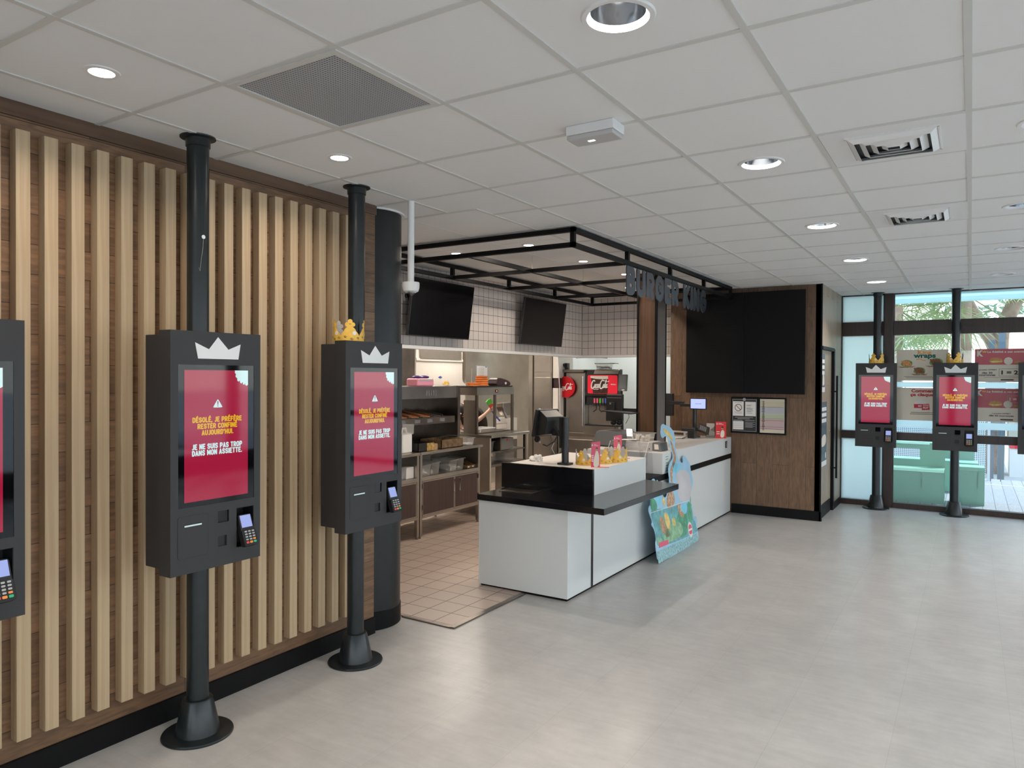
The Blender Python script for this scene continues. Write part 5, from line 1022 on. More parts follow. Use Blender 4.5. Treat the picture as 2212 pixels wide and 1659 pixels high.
# hood and cladding at the back
t = thing('extraction_hood', 'pale lit extraction hood panels with curved lower corners behind the holding unit', 'hood', (0, 0, 0)); f = FR((-6.4, 0, 0), (0, 1, 0), (0, 0, 1))
b = MB(); P = [(7.70, 2.6), (7.70, 1.66)]+[(7.70-.09+.09*math.cos(a), 1.66-.09*math.sin(a)) for a in (.5, 1.0, 1.5)]+[(7.55, 1.50), (8.9, 1.50)]+[(8.77+.09-.09*math.cos(a), 1.66-.09*math.sin(a)) for a in (1.5, 1.0, .5)]+[(8.77, 1.66), (8.77, 2.6)]
b.prism(f, P, -.6, 0); b.build('shell', 'cream', t); MB().fbox(f, 7.78, 8.72, 1.935, 2.6, 0, .02).build('upper_panel', 'steelwall', t); MB().fbox(f, 7.70, 8.77, 1.90, 1.935, 0, .012).build('ledge', 'cream', t); MB().fbox(f, 7.95, 8.5, 1.56, 1.73, 0, .004).build('lower_panel', 'cream', t)
b = MB(); b.prism(f, [(8.18, 1.675), (8.228, 1.692), (8.275, 1.675), (8.228, 1.657)], .004, .007); b.build('blue_diamond_logo', mat('logo_blue', (.05, .1, .45), .4), t, 'blue diamond maker plate')
b = MB(); b.box(-7.0, -6.42, 6.6, 7.69, 0, 2.6); struct(b.build('wall_kitchen_side_panel', 'darksteel')); b = MB(); b.box(-6.5, -6.4, 8.86, 10.72, 0, 2.6); b.fbox(f, 9.07, 10.6, 1.962, 1.968, 0, .003); struct(b.build('wall_kitchen_cladding', 'steelwall')); b = MB(); b.box(-7.0, -6.42, 7.69, 8.86, 0, 1.45); struct(b.build('wall_kitchen_low', 'cream'))
t = thing('wall_notice', 'small white instruction sheet with blue border stuck on the steel cladding', 'notice', (0, 0, 0)); MB().fbox(f, 9.134, 9.439, 1.679, 1.857, 0, .002).build('border', mat('pale_blue_border', (.25, .38, .55), .5), t); MB().fbox(f, 9.144, 9.429, 1.688, 1.848, .002, .003).build('sheet', 'paper', t); b = MB()
for k in range(8): b.fbox(f, 9.16, 9.33, 1.70+k*.017, 1.703+k*.017, .003, .0035)
b.prism(f, [(9.36, 1.835), (9.39, 1.845), (9.42, 1.835), (9.39, 1.825)], .003, .0035); b.build('print', 'greyplastic', t)
# tall steel cabinet, strips, fridge
t = thing('tall_steel_cabinet', 'tall grey steel cabinet with two panels left of the round red drinks sign', 'steel cabinet', (0, 0, 0)); f = FY(9.7)
MB().box(-5.71, -5.40, 9.7, 10.2, 0, 2.5).build('body', 'steel', t); MB().fbox(f, -5.69, -5.42, 1.76, 2.45, 0, .006).build('upper_door', 'steel', t, bevel=.003); MB().fbox(f, -5.69, -5.42, .92, 1.68, 0, .006).build('lower_door', 'steel', t, bevel=.003); MB().fbox(f, -5.70, -5.41, 1.69, 1.75, 0, .01).build('middle_rail', 'steel', t)
tag(MB().box(-5.81, -5.74, 9.7, 9.76, 0, 2.6).build('steel_post', 'steel'), 'vertical steel post left of the tall grey cabinet', 'post')
t = thing('wall_strip_unit', 'cream wall boxes with a dark gap right of the tall grey cabinet', 'panel', (0, 0, 0)); MB().box(-5.392, -5.30, 9.72, 10.2, 1.67, 2.5).build('upper_box', 'cream', t); MB().box(-5.392, -5.30, 9.72, 10.2, .9, 1.516).build('lower_box', 'cream', t); MB().box(-5.392, -5.30, 9.74, 10.2, 1.516, 1.67).build('dark_gap', 'maroon', t)
tag(MB().tube([(-5.285, 9.68, 2.0), (-5.25, 9.68, 1.5), (-5.235, 9.68, .83)], .006, 8).build('white_cable', 'trimwhite'), 'thin white cable hanging down in front of the round red sign', 'cable')
MB().box(-5.30, -5.264, 9.9, 10.4, .83, 1.757).build('dark_edge_panel', 'kdark'); tag(bpy.data.objects['dark_edge_panel'], 'narrow dark panel at the left edge of the steel drinks unit', 'panel')
t = thing('steel_cupboard', 'brushed steel cupboard between the round red sign and the drinks dispenser', 'steel cabinet', (0, 0, 0)); MB().box(-5.262, -4.94, 9.9, 10.45, .83, 1.756).build('body', 'steel', t, bevel=.01, seg=3); MB().box(-5.33, -4.942, 9.86, 10.5, 1.758, 1.80).build('top_slab', 'darksteel', t)
MB().tube([(-4.965, 9.885, 1.70), (-4.965, 9.885, .95)], .006, 8).build('edge_handle', 'chrome', t)
t = thing('back_counter', 'steel back counter with drawers under the drinks dispenser', 'counter', (0, 0, 0)); MB().box(-5.39, -4.2, 9.86, 10.45, .79, .829).build('steel_top', 'steel', t); MB().box(-5.39, -4.22, 9.9, 10.45, 0, .79).build('front', 'steelwall', t); 
for x in (-5.37, -4.79): MB().box(x, x+.56, 9.888, 9.9, .1, .74).build('door', 'steel', t, bevel=.004)
# script lettering strokes for the drinks logo
def script_logo(fr, a, b, w, h, wid, m, parent, lift):
    """flowing slanted script lettering built from pen strokes"""
    def el(cx, cy, rx, ry, a0, a1, n=14): return [(cx+math.cos(math.radians(a0+(a1-a0)*k/n))*rx, cy+math.sin(math.radians(a0+(a1-a0)*k/n))*ry) for k in range(n+1)]
    S = [(el(.10, .52, .095, .40, 55, 320), 1.25), (el(.235, .36, .036, .17, 90, 450), 1), (el(.325, .36, .038, .17, 60, 300), 1), (el(.41, .36, .036, .17, 90, 450), 1), ([(.45, .54), (.447, .3), (.47, .2), (.49, .24)], 1),
         ([(.475, .40), (.505, .41)], .8), (el(.62, .52, .10, .42, 60, 320), 1.25), (el(.745, .36, .036, .17, 90, 450), 1), ([(.79, .3), (.835, .75), (.85, .95), (.83, .99), (.815, .9), (.815, .3), (.83, .2), (.85, .24)], .9), (el(.895, .36, .036, .17, 90, 450), 1), ([(.935, .54), (.932, .3), (.95, .2), (.98, .26)], 1),
         ([(.13, .14), (.22, .02), (.34, .06), (.42, .02), (.47, .06)], .7), ([(.67, .88), (.60, .98), (.72, .90), (.84, .80), (.95, .80), (1.0, .86)], .7)]
    mb = MB()
    for k, (s_, f_) in enumerate(S): mb.stroke(fr, [(a+x*w+.22*(y-.5)*h, b+y*h) for x, y in s_], wid*f_, lift, lift+.0015+.0001*k)
    return mb.build('script_lettering', m, parent, 'white script lettering Coca-Cola')
t = thing('round_drinks_sign', 'round red enamel sign with white Coca-Cola script in the kitchen', 'sign', (0, 0, 0)); f = FY(9.85); MB().prism(f, circle(-5.24, 1.533, .155, 48, .163), -.015, 0).build('disc', 'cocared', t); script_logo(f, -5.365, 1.475, .24, .12, .0095, 'paper', t, .0); MB().box(-5.30, -5.2, 9.866, 9.9, 1.5, 1.56).build('mount', 'kdark', t)
t = thing('drinks_dispenser', 'tall drinks dispenser with a lit red Coca-Cola panel and black valves', 'drinks dispenser', (0, 0, 0)); f = FY(9.9)
b = MB(); b.prism(FR((-4.935, 0, 0), (0, 1, 0), (0, 0, 1)), [(9.9, 1.405), (9.9, 1.73), (9.93, 1.785), (9.97, 1.80), (10.05, 1.80), (10.05, 1.405)], 0, .545); b.build('head', 'plastic', t, bevel=.006)
b = MB(); b.prism(FR((-4.93, 0, 0), (0, 1, 0), (0, 0, 1)), [(9.898, 1.735), (9.928, 1.79), (9.97, 1.806), (10.05, 1.806), (10.05, 1.80), (9.97, 1.797), (9.93, 1.78)], .14, .535); b.build('curved_top', 'steel', t, 'curved steel top'); 
MB().box(-4.935, -4.39, 10.03, 10.06, .83, 1.405).build('back_plate', 'steel', t); MB().box(-4.935, -4.37, 9.87, 10.06, .83, .955).build('base', 'steel', t); MB().box(-4.93, -4.37, 9.89, 10.03, .955, .975).build('drip_tray', 'kdark', t)
pp = MB().prism(f, rrect(-4.89, -4.405, 1.441, 1.716, .02), 0, .004).build('lit_panel', mat('lit_red_panel', (.6, .02, .04), .25, em=(.75, .02, .04), es=.45), t)
b = MB(); b.prism(f, [(-4.845, 1.705), (-4.555, 1.705), (-4.56, 1.445), (-4.80, 1.445), (-4.82, 1.60)], .004, .006); b.build('cola_print', 'cola', pp, 'printed dark cola glass'); MB().prism(f, [(-4.845, 1.705), (-4.555, 1.705), (-4.555, 1.66), (-4.65, 1.655), (-4.75, 1.66), (-4.84, 1.675)], .006, .007).build('foam_print', 'printlight', pp)
script_logo(f, -4.825, 1.50, .275, .15, .0145, 'paper', pp, .007); text('sélections', f, -4.47, 1.582, .085, .018, 'paper', 'small_print', pp, .001, .03, lift=.004)
MB().box(-4.93, -4.42, 9.93, 10.03, 1.27, 1.395).build('valve_block', 'plastic', t, bevel=.008)
for k, m in enumerate(('pink', 'pink', 'green', 'greyplastic', 'blue', 'greyplastic')):
    x = -4.79+k*.045; v = MB().box(x, x+.036, 9.895, 9.93, 1.262, 1.372).build('valve', 'plastic', t, bevel=.004); MB().box(x+.004, x+.032, 9.892, 9.895, 1.30, 1.368).build('flavour_label', m, v); 
for x, s in ((-4.765, -1), (-4.715, 1), (-4.62, 1)): MB().tube([(x, 9.95, 1.262), (x, 9.94, 1.20), (x+s*.045, 9.93, 1.165)], .007, 8).build('lever', 'plastic', t, smooth=True)
LT = tub('lidded_tub', 'tub with a black lid on top of the drinks dispenser', -4.775, -4.54, 9.92, 10.05, 1.804, 1.885, .5, 'plastic tub', None, fc='maroon'); MB().box(-.13, .20, -.07, .07, .084, .092).build('black_lid', 'plastic', LT, 'flat black lid')
t = thing('small_webcam', 'small black camera device on the steel cupboard top', 'camera', (0, 0, 0)); MB().box(-5.30, -5.24, 9.9, 9.98, 1.83, 1.90).build('body', 'plastic', t, bevel=.006); MB().box(-5.285, -5.235, 9.91, 9.97, 1.801, 1.83).build('foot', 'plastic', t); MB().cyl((-5.285, 9.9, 1.87), .022, .03, (-.4, -1, 0), seg=20).build('lens', 'plastic', t)
t = thing('wall_tablet', 'grey handheld screen on a stand right of the drinks dispenser', 'screen', (0, 0, 0)); f2 = FR((-4.32, 9.9, 1.61), (1, .15, 0), (0, .12, 1)); MB().prism(f2, rrect(-.07, .065, -.125, .12, .012), -.03, 0).build('housing', 'greyplastic', t, bevel=.004); MB().fbox(f2, -.05, .05, -.085, .10, 0, .002).build('screen', mat('dull_screen', (.25, .27, .27), .2), t); MB().fbox(f2, -.01, .03, -.12, -.1, 0, .003).build('sticker', 'emblem', t); MB().tube([(-4.35, 9.93, 1.49), (-4.36, 9.98, 1.2), (-4.36, 10.0, .83)], .014, 10).build('stand', 'plastic', t)
t = thing('hanging_bar', 'thin black hanging bar frame high in the white room behind the dispenser', 'bar', (0, 0, 0)); b = MB(); b.box(-5.66, -5.20, 11.0, 11.02, 2.005, 2.02); b.box(-5.66, -5.20, 11.25, 11.27, 2.03, 2.045); b.box(-5.215, -5.20, 11.0, 11.27, 2.005, 2.045); b.build('bars', 'kdark', t); MB().tube([(-5.4, 11.13, 2.03), (-5.4, 11.13, 2.8)], .003, 6).build('wire', 'kdark', t)
# kitchen lights (unseen panels added to brighten the kitchen and back room)
def panel_light(x, y, w, d, power, col, label, z=CZ-.01):
    t = thing('unseen_light_panel', label, 'ceiling light', (x, y, z), 0, None); MB().box(-w/2-.02, w/2+.02, -d/2-.02, d/2+.02, -.004, .008).build('frame', 'trimwhite', t); MB().box(-w/2, w/2, -d/2, d/2, -.006, -.004).build('diffuser', mat('panel_glow', (1, 1, 1), .5, em=col, es=6), t)
    area('panel_lamp', (x, y, z-.012), w, power, col, shape='RECTANGLE', sy=d)
panel_light(-4.7, 11.2, .6, .6, 13, (.96, 1, .97), 'unseen square light panel added to brighten the white back room')
panel_light(-6.0, 8.3, .6, .6, 34, (1, .90, .78), 'unseen square light panel added over the cooking line by the hood', 2.78)
panel_light(-5.9, 6.0, .6, .6, 24, (1, .88, .76), 'unseen square light panel added over the prep cabinets', 2.78)
# ------------------------------------------------------------------ person behind the warming frame
def skin_body(name, chains, m, parent=None, sub=2):
    verts, edges, rad, idx = [], [], [], {}
    for ch in chains:
        prev = None
        for p, r in ch:
            k = tuple(round(c, 4) for c in p)
            if k not in idx: idx[k] = len(verts); verts.append(p); rad.append(r)
            if prev is not None and prev != idx[k]: edges.append((prev, idx[k]))
            prev = idx[k]
    me = bpy.data.meshes.new(name); me.from_pydata(verts, edges, []); o = bpy.data.objects.new(name, me); COL.objects.link(o); me.materials.append(MT[m])
    sk = o.modifiers.new('skin', 'SKIN'); ly = me.skin_vertices[0] if me.skin_vertices else None
    if ly is None:
        bm = bmesh.new(); bm.from_mesh(me); bm.verts.layers.skin.verify(); bm.to_mesh(me); bm.free(); ly = me.skin_vertices[0]
    for i, r in enumerate(rad): ly.data[i].radius = (r if isinstance(r, tuple) else (r, r))
    ly.data[0].use_root = True; s = o.modifiers.new('sub', 'SUBSURF'); s.levels = sub; s.render_levels = sub; sk.use_smooth_shade = True
    if parent: o.parent = parent
    return o
t = thing('person', 'person in dark clothes behind the warming frame, forearm raised holding a coloured brush', 'person', (-5.95, 8.22, 0))
# bending forward to the left: hips right, chest and lowered head left, right arm raised
pel, ch_, sh_ = (-.05, .36, .88), (.0, .24, 1.10), (.02, .06, 1.27)
wr = (.33, .045, 1.185)
hand = [[(wr, .024), ((.345, .075, 1.21), .03), ((.35, .10, 1.232), .028)]]
for k, (dy, dz, ln) in enumerate(((.0, .026, .9), (.006, .012, 1.0), (.006, -.004, .95), (0, -.02, .8))):
    r0 = (.35, .10, 1.232); a = (.355, .105+dy, 1.238+dz); b_ = (.375, .118+dy, 1.245+dz+.004*ln); c_ = (.388, .108+dy, 1.24+dz); d_ = (.383, .092+dy, 1.236+dz); hand.append([(r0, .028), (a, .0095), (b_, .009), (c_, .0085), (d_, .0075)])
hand.append([((.345, .075, 1.21), .03), ((.365, .075, 1.235), .011), ((.38, .088, 1.255), .0095), ((.388, .102, 1.262), .0085)])
skin_body('body', [[(pel, (.15, .11)), (ch_, (.15, .12)), (sh_, (.10, .09)), ((.03, -.04, 1.29), .052), ((.05, -.12, 1.27), .05), ((.08, -.21, 1.22), .078), ((.10, -.245, 1.19), .07)],
    [(sh_, (.10, .09)), ((.17, -.0, 1.20), .048), ((.22, -.10, 1.10), .04), ((.25, -.09, 1.07), .037), (wr, .024)], [(sh_, (.10, .09)), ((-.14, -.02, 1.20), .048), ((-.10, .02, .98), .04), ((.10, .0, .93), .03), ((.18, -.02, .93), .026), ((.22, -.02, .93), .014)],
    [(pel, (.15, .11)), ((0, .18, .78), .085), ((.05, .15, .44), .06), ((0, .15, .08), .042), ((.1, .15, .05), .035)], [(pel, (.15, .11)), ((0, .34, .78), .085), ((.05, .36, .44), .06), ((0, .36, .08), .042), ((.1, .36, .05), .035)]]+hand, 'skin', t)
skin_body('shirt', [[((-.05, .36, .84), (.2, .17)), (ch_, (.2, .18)), (sh_, (.14, .13)), ((.025, -.03, 1.285), (.068, .06))], [(sh_, (.125, .115)), ((.17, 0, 1.20), .06), ((.195, -.05, 1.15), .054)], [(sh_, (.125, .115)), ((-.14, -.02, 1.20), .06), ((-.12, 0, 1.09), .054)]], 'shirt', t)
skin_body('trousers', [[((-.05, .36, .84), (.165, .13)), ((0, .18, .76), .1), ((.05, .15, .44), .075), ((0, .15, .10), .06)], [((-.05, .36, .84), (.165, .13)), ((0, .34, .76), .1), ((.05, .36, .44), .075), ((0, .36, .10), .06)]], 'plastic', t)
b = MB(); b.ball((.075, -.215, 1.235), (.092, .095, .088)); b.build('hair', 'hair', t, smooth=True); b = MB(); b.ball((.165, -.25, 1.175), (.015, .014, .018)); b.build('nose', 'skin', t, smooth=True); b = MB(); b.ball((.155, -.225, 1.195), .010); b.ball((.135, -.285, 1.185), .010); b.build('eyes', 'emblem', t, smooth=True); b = MB(); b.ball((.15, -.255, 1.145), (.008, .02, .006)); b.build('mouth', 'brred', t); b = MB(); b.ball((.10, -.155, 1.19), (.018, .008, .026)); b.build('ear', 'skin', t, smooth=True)
t = thing('coloured_brush', 'fan-shaped brush with green and red bristles and a blue handle held in a raised hand', 'brush', (-5.95, 8.22, 0)); fh = FR((.372, 0, 0), (0, 1, 0), (0, 0, 1))
b = MB(); b.prism(fh, [(.085, 1.25), (.105, 1.25), (.125, 1.35), (.08, 1.385), (.02, 1.37), (-.02, 1.34)], -.012, .0); b.build('green_bristles', 'green', t); b = MB(); b.prism(fh, [(.088, 1.235), (.11, 1.235), (.18, 1.27), (.125, 1.315), (.05, 1.30), (.035, 1.29)], -.008, .004); b.build('red_bristles', 'brred', t); b = MB(); b.tube([(.368, .10, 1.245), (.35, .22, 1.15), (.34, .36, 1.07)], .013, 10); b.build('blue_handle', 'blue', t, smooth=True)
# TVs on the bulkhead
def tv(y0, y1, label):
    t = thing('menu_television', label, 'television', (0, 0, 0), 0, 'switched-off wall televisions'); w = y1-y0
    v = V3(.13, 0, 1).normalized(); fr = FR((-4.64, y0, 2.085), (0, 1, 0), v); h = .575
    MB().fbox(fr, 0, w, 0, h, -.03, 0).build('housing', 'plastic', t, bevel=.004); MB().fbox(fr, .008, w-.008, .012, h-.008, 0, .001).build('screen', mat('tv_glass', (.004, .004, .005), .25, spec=.25), t)
    b = MB(); b.box(-4.737, -4.66, y0+w*.4, y0+w*.6, 2.2, 2.55); b.build('wall_bracket', 'plastic', t); return t
tv(5.455, 6.475, 'switched-off black television on the tiled bulkhead, nearer one behind the white camera'); tv(7.545, 8.60, 'switched-off black television on the tiled bulkhead, further one')
t = thing('wall_sockets', 'white twin socket with black plugs left of the nearer television', 'socket', (0, 0, 0)); f = FX(-4.74); MB().fbox(f, 5.50, 5.62, 2.43, 2.53, 0, .012).build('plate', 'trimwhite', t, bevel=.003)
for y in (5.53, 5.59): MB().cyl((-4.728, y, 2.48), .02, .03, (1, 0, 0), seg=16).build('plug', 'plastic', t)
MB().tube([(-4.70, 5.535, 2.47), (-4.69, 5.55, 2.38), (-4.70, 5.57, 2.2)], .005, 8).build('cable', 'plastic', t, smooth=True)

# ================================================================== WINDOW POSTERS
fw_ = FR((0, 10.735, 0), (1, 0, 0), (0, 0, 1))
def wrap(a, z, s, m, t, grn='salad'):
    b = MB(); b.prism(fw_, smooth([(a-.085*s, z-.01), (a-.05*s, z+.05*s), (a+.02*s, z+.06*s), (a+.09*s, z+.03*s), (a+.08*s, z-.045*s), (a, z-.055*s), (a-.06*s, z-.04*s)], 2), .002, .003); b.build('printed_salad', grn, t)
    b = MB()
    for k in range(4): b.stroke(fw_, [(a-.06*s+k*.03*s, z+.035*s), (a-.03*s+k*.032*s, z-.03*s)], .026*s, .003, .004+k*.0002)
    b.build('printed_filling', m, t); MB().prism(fw_, [(a-.13*s, z-.05*s), (a+.13*s, z-.045*s), (a+.09*s, z-.065*s), (a-.08*s, z-.07*s)], .002, .0025).build('printed_paper', 'tan', t)
t = thing('window_poster', 'beige King wraps poster stuck on the window, upper left of the four', 'poster', (0, 0, 0)); MB().fbox(fw_, -.828, -.248, 1.663, 2.062, 0, .002).build('sheet', 'beige', t)
text('King', fw_, -.51, 2.02, .155, .06, 'postertxt_or', 'headline', t, .001, .04, lift=.002); text('wraps', fw_, -.51, 1.968, .25, .062, 'postertxt_gr', 'headline', t, .001, .045, lift=.002)
b = MB(); b.stroke(fw_, [(-.60, 1.935), (-.56, 1.945), (-.53, 1.925), (-.50, 1.925)], .012, .002, .003); b.build('swoosh', 'postertxt_or', t); wrap(-.715, 1.885, .8, 'chick', t); wrap(-.57, 1.79, .8, 'meat', t); wrap(-.385, 1.90, .9, 'meat', t); b = MB()
for a0, a1, z in ((-.78, -.69, 1.832), (-.63, -.48, 1.733), (-.74, -.42, 1.712), (-.72, -.28, 1.695)): b.fbox(fw_, a0, a1, z, z+.004, .002, .003)
b.build('small_print', 'printdark', t)
t = thing('window_poster', 'beige poster reading Comment ça claque on the window, lower left of the four', 'poster', (0, 0, 0)); MB().fbox(fw_, -.823, -.243, 1.15, 1.57, 0, .002).build('sheet', 'beige', t)
text('Comment', fw_, -.655, 1.545-.012, .27, .045, 'printred', 'headline', t, .001, .045, lift=.002, align='L'); text('ça claque', fw_, -.665, 1.478, .265, .052, 'printred', 'headline', t, .001, .045, lift=.002, align='L')
b = MB(); b.prism(fw_, smooth([(-.62, 1.36), (-.615, 1.385), (-.58, 1.41), (-.55, 1.445), (-.52, 1.41), (-.48, 1.385), (-.475, 1.36)], 2), .002, .003); b.build('printed_cream', 'paper', t); MB().prism(fw_, [(-.625, 1.36), (-.53, 1.362), (-.53, 1.31), (-.622, 1.31)], .003, .004).build('printed_cup', 'printred', t); MB().prism(fw_, [(-.53, 1.362), (-.455, 1.368), (-.445, 1.29), (-.535, 1.285)], .004, .005).build('printed_pot', 'printred', t); MB().prism(fw_, [(-.62, 1.31), (-.53, 1.31), (-.54, 1.285), (-.61, 1.285)], .002, .003).build('printed_pot_base', 'paper', t)
text('KING', fw_, -.49, 1.348, .06, .016, 'paper', 'pot_print', t, .001, .03, lift=.005); text('POT', fw_, -.49, 1.315, .06, .03, 'paper', 'pot_print', t, .001, .04, lift=.005); text('POT', fw_, -.555, 1.335, .04, .026, 'paper', 'pot_print', t, .001, .04, lift=.004)
b = MB()
for a0, a1, z in ((-.66, -.4, 1.25), (-.67, -.40, 1.23)): b.fbox(fw_, a0, a1, z, z+.006, .002, .003)
b.build('small_print', 'printdark', t)
def red_poster(z0, z1, x0, split, label, up):
    t = thing('window_poster', label, 'poster', (0, 0, 0)); x1 = x0+.62; MB().fbox(fw_, x0, x1, z0, z1, 0, .002).build('sheet', 'beige', t); MB().fbox(fw_, x0, x1, split, z1, .002, .0025).build('red_field', 'redposter', t)
    text('K', fw_, x0+.055, z1-.055, .065, .075, 'printlight', 'large_initial', t, .001, .06, lift=.003); b = MB(); b.prism(fw_, [(x0+.08, z1-.045), (x0+.078, z1-.02), (x0+.09, z1-.032), (x0+.1, z1-.018), (x0+.11, z1-.032), (x0+.122, z1-.02), (x0+.12, z1-.045)], .003, .004); b.build('small_crown', 'postertxt_or', t)
    text('La fidélité a ses avantages.', fw_, x0+.35, z1-.04, .44, .032, 'printlight', 'headline', t, .001, .03, lift=.003)
    zc = split+.035; b = MB(); b.prism(fw_, smooth([(x0+.15, zc), (x0+.16, zc+.045), (x0+.22, zc+.055), (x0+.28, zc+.045), (x0+.29, zc), (x0+.27, zc-.02), (x0+.17, zc-.02)], 2), .003, .004); b.build('printed_burger', 'bun', t); MB().prism(fw_, [(x0+.145, zc+.01), (x0+.295, zc+.01), (x0+.25, zc-.004), (x0+.2, zc-.012)], .004, .005).build('printed_cheese', 'yelp', t)
    MB().prism(fw_, circle(x0+.345, zc+.01, .045, 20), .003, .004).build('printed_sundae', 'printlight', t); MB().prism(fw_, smooth([(x0+.39, zc-.02), (x0+.48, zc-.02), (x0+.47, zc+.01), (x0+.41, zc+.01)], 1), .003, .004).build('printed_nugget', 'bun', t)
    if up:
        for k, (s_, z) in enumerate((('1 produit OFFERT', 1.80), ('dès 30', 1.765), ('couronnes', 1.735))): text(s_, fw_, x0+.13, z, (.20, .11, .17)[k], (.02, .024, .02)[k], 'printdark', 'body_text', t, .001, .03, lift=.002)
        text('1 = 2', fw_, x0+.36, 1.77, .17, .05, 'printdark', 'body_text', t, .001, .04, lift=.002); b = MB(); X0, X1, Z0, Z1 = x0+.25, x0+.47, 1.725, 1.815
    else:
        for k, (s_, z) in enumerate((('1 produit OFFERT', 1.265), ('dès 30 couronnes', 1.24))): text(s_, fw_, x0+.28, z, (.19, .25)[k], (.018, .02)[k], 'printdark', 'body_text', t, .001, .03, lift=.002)
        text('1 = 2', fw_, x0+.42, 1.445, .12, .04, 'printlight', 'body_text', t, .001, .04, lift=.003); b = MB(); X0, X1, Z0, Z1 = x0+.34, x0+.50, 1.40, 1.49
    for a0, a1, c0, c1 in ((X0, X1, Z0, Z0+.003), (X0, X1, Z1-.003, Z1), (X0, X0+.003, Z0, Z1), (X1-.003, X1, Z0, Z1)): b.fbox(fw_, a0, a1, c0, c1, .003, .004)
    b.fbox(fw_, x0+.1, x0+.45, z0+.055, z0+.058, .002, .003); b.build('rules', 'printdark' if up else 'printlight', t); MB().fbox(fw_, x0+.27, x0+.40, z0+.02, z0+.035, .002, .003).build('store_badges', 'printdark', t)
red_poster(1.652, 2.06, .035, 1.865, 'red and beige loyalty poster on the window, upper right of the four', True)
red_poster(1.165, 1.571, .035, 1.335, 'red and beige loyalty poster on the window, lower right of the four', False)
for z0, z1, lb in ((1.578, 1.645, 'frosted white strip across the window between the poster rows'), (1.06, 1.145, 'frosted white strip across the window below the posters')):
    tag(MB().fbox(fw_, -.845, 1.88, z0, z1, -.004, -.002).build('window_strip', 'strip'), lb, 'window strip', 'frosted strips on the glass')

# ================================================================== OUTSIDE
struct(MB().box(-9, 14, 10.85, 14.9, -.12, -.02).build('terrace_deck', 'deck')); struct(MB().box(-60, 70, -60, 90, -.3, -.13).build('ground', 'ground')); tag(MB().box(-6, 12, 14.05, 14.09, -.02, -.016).build('white_line', 'trimwhite'), 'thin white line across the far deck boards', 'line')
t = thing('window_awning', 'pale blue fabric awning sloping out over the window heads', 'awning', (0, 0, 0)); b = MB(); b.prism(FR((-3, 0, 0), (0, 1, 0), (0, 0, 1)), [(10.84, 3.02), (12.5, 2.89), (12.5, 2.895), (10.84, 3.025)], 0, 12); b.build('fabric', 'awning', t); b = MB(); b.box(-3, 9, 12.49, 12.51, 2.82, 2.90); b.build('valance', 'awning', t)
for x in (-2.8, 3.0, 8.8): MB().tube([(x, 10.84, 2.95), (x, 12.5, 2.90)], .015, 8).build('support_arm', 'trimwhite', t)
def sheet(pts, x0, x1, t, name, m='bench', th=.006):
    """folded sheet metal: profile in (y, z) swept along x"""
    b = MB(); f = FR((x0, 0, 0), (0, 1, 0), (0, 0, 1))
    for (a, c), (d, e) in zip(pts, pts[1:]):
        n = Vector((-(e-c), d-a)).normalized()*th; b.prism(f, [(a, c), (d, e), (d+n.x, e+n.y), (a+n.x, c+n.y)], 0, x1-x0)
    return b.build(name, m, t)
t = thing('picnic_bench', 'long green folded steel picnic bench and table outside beside the window frame', 'picnic table', (0, 0, 0), 0, 'green steel benches on the terrace')
sheet([(11.55, 0), (11.52, .40), (11.56, .43), (11.88, .43), (11.9, .40)], -2.2, -.30, t, 'front_seat'); sheet([(11.98, .68), (12.0, .74), (12.04, .765), (12.66, .765), (12.7, .74)], -2.2, -.45, t, 'table_top'); sheet([(12.15, 0), (12.13, .76)], -.62, -.47, t, 'table_panel'); sheet([(12.75, 0), (12.75, .45), (13.1, .45)], -2.2, -.2, t, 'rear_seat')
b = MB(); b.box(-.49, -.30, 11.9, 11.912, .0, .775) ; b.build('upright_plate', 'bench', t); b = MB(); b.box(-.56, -.55, 11.50, 11.53, .18, .40); b.build('stiffener', 'bench', t); MB().box(-2.2, -.30, 11.53, 11.9, -.02, 0).build('ground_frame', 'bench', t)
t = thing('steel_stool', 'green folded steel stool outside between the two right-hand kiosks', 'stool', (0, 0, 0)); sheet([(11.65, -.02), (11.63, .44), (11.66, .485), (12.02, .485), (12.05, .45), (12.06, -.02)], -.145, .165, t, 'folded_seat'); MB().box(.085, .087, 11.622, 11.645, .22, .42).build('slot', 'kdark', t)
t = thing('picnic_bench', 'smaller green picnic table further out behind the stool', 'picnic table', (0, 0, 0), 0, 'green steel benches on the terrace'); sheet([(12.9, .0), (12.88, .42), (13.3, .42)], -.45, .1, t, 'front_seat'); sheet([(13.4, .70), (13.45, .74), (14.0, .74)], -.5, .12, t, 'table_top'); sheet([(13.6, 0), (13.6, .74)], -.40, .05, t, 'table_panel')
t = thing('perforated_fence', 'white perforated metal fence panels behind the terrace benches', 'fence', (0, 0, 0))
for x in (-5.2, -3.6, -2.0, -.4): MB().box(x, x+.62 if x == -.4 else x+1.52, 14.6, 14.62, .1, 1.35).build('fence_panel', 'perf', t)
for x in (-3.64, -2.04, -.44, .24): MB().box(x, x+.04, 14.58, 14.64, -.02, 1.45).build('fence_post', 'trimwhite', t)
t = thing('terrace_gate', 'thin grey wire gate right of the perforated fence', 'gate', (0, 0, 0)); b = MB()
for x in (.29, .43): b.tube([(x, 14.62, -.02), (x, 14.62, 1.3)], .008, 6)
for k in range(9): b.tube([(.29, 14.62, .1+k*.14), (.43, 14.62, .1+k*.14)], .004, 6)
b.build('bars', 'greyplastic', t)
tag(MB().box(.40, .50, 15.3, 15.42, -.13, 2.6).build('terrace_post', mat('blue_grey_paint', (.12, .17, .20), .5)), 'blue-grey steel post beyond the gate', 'post')
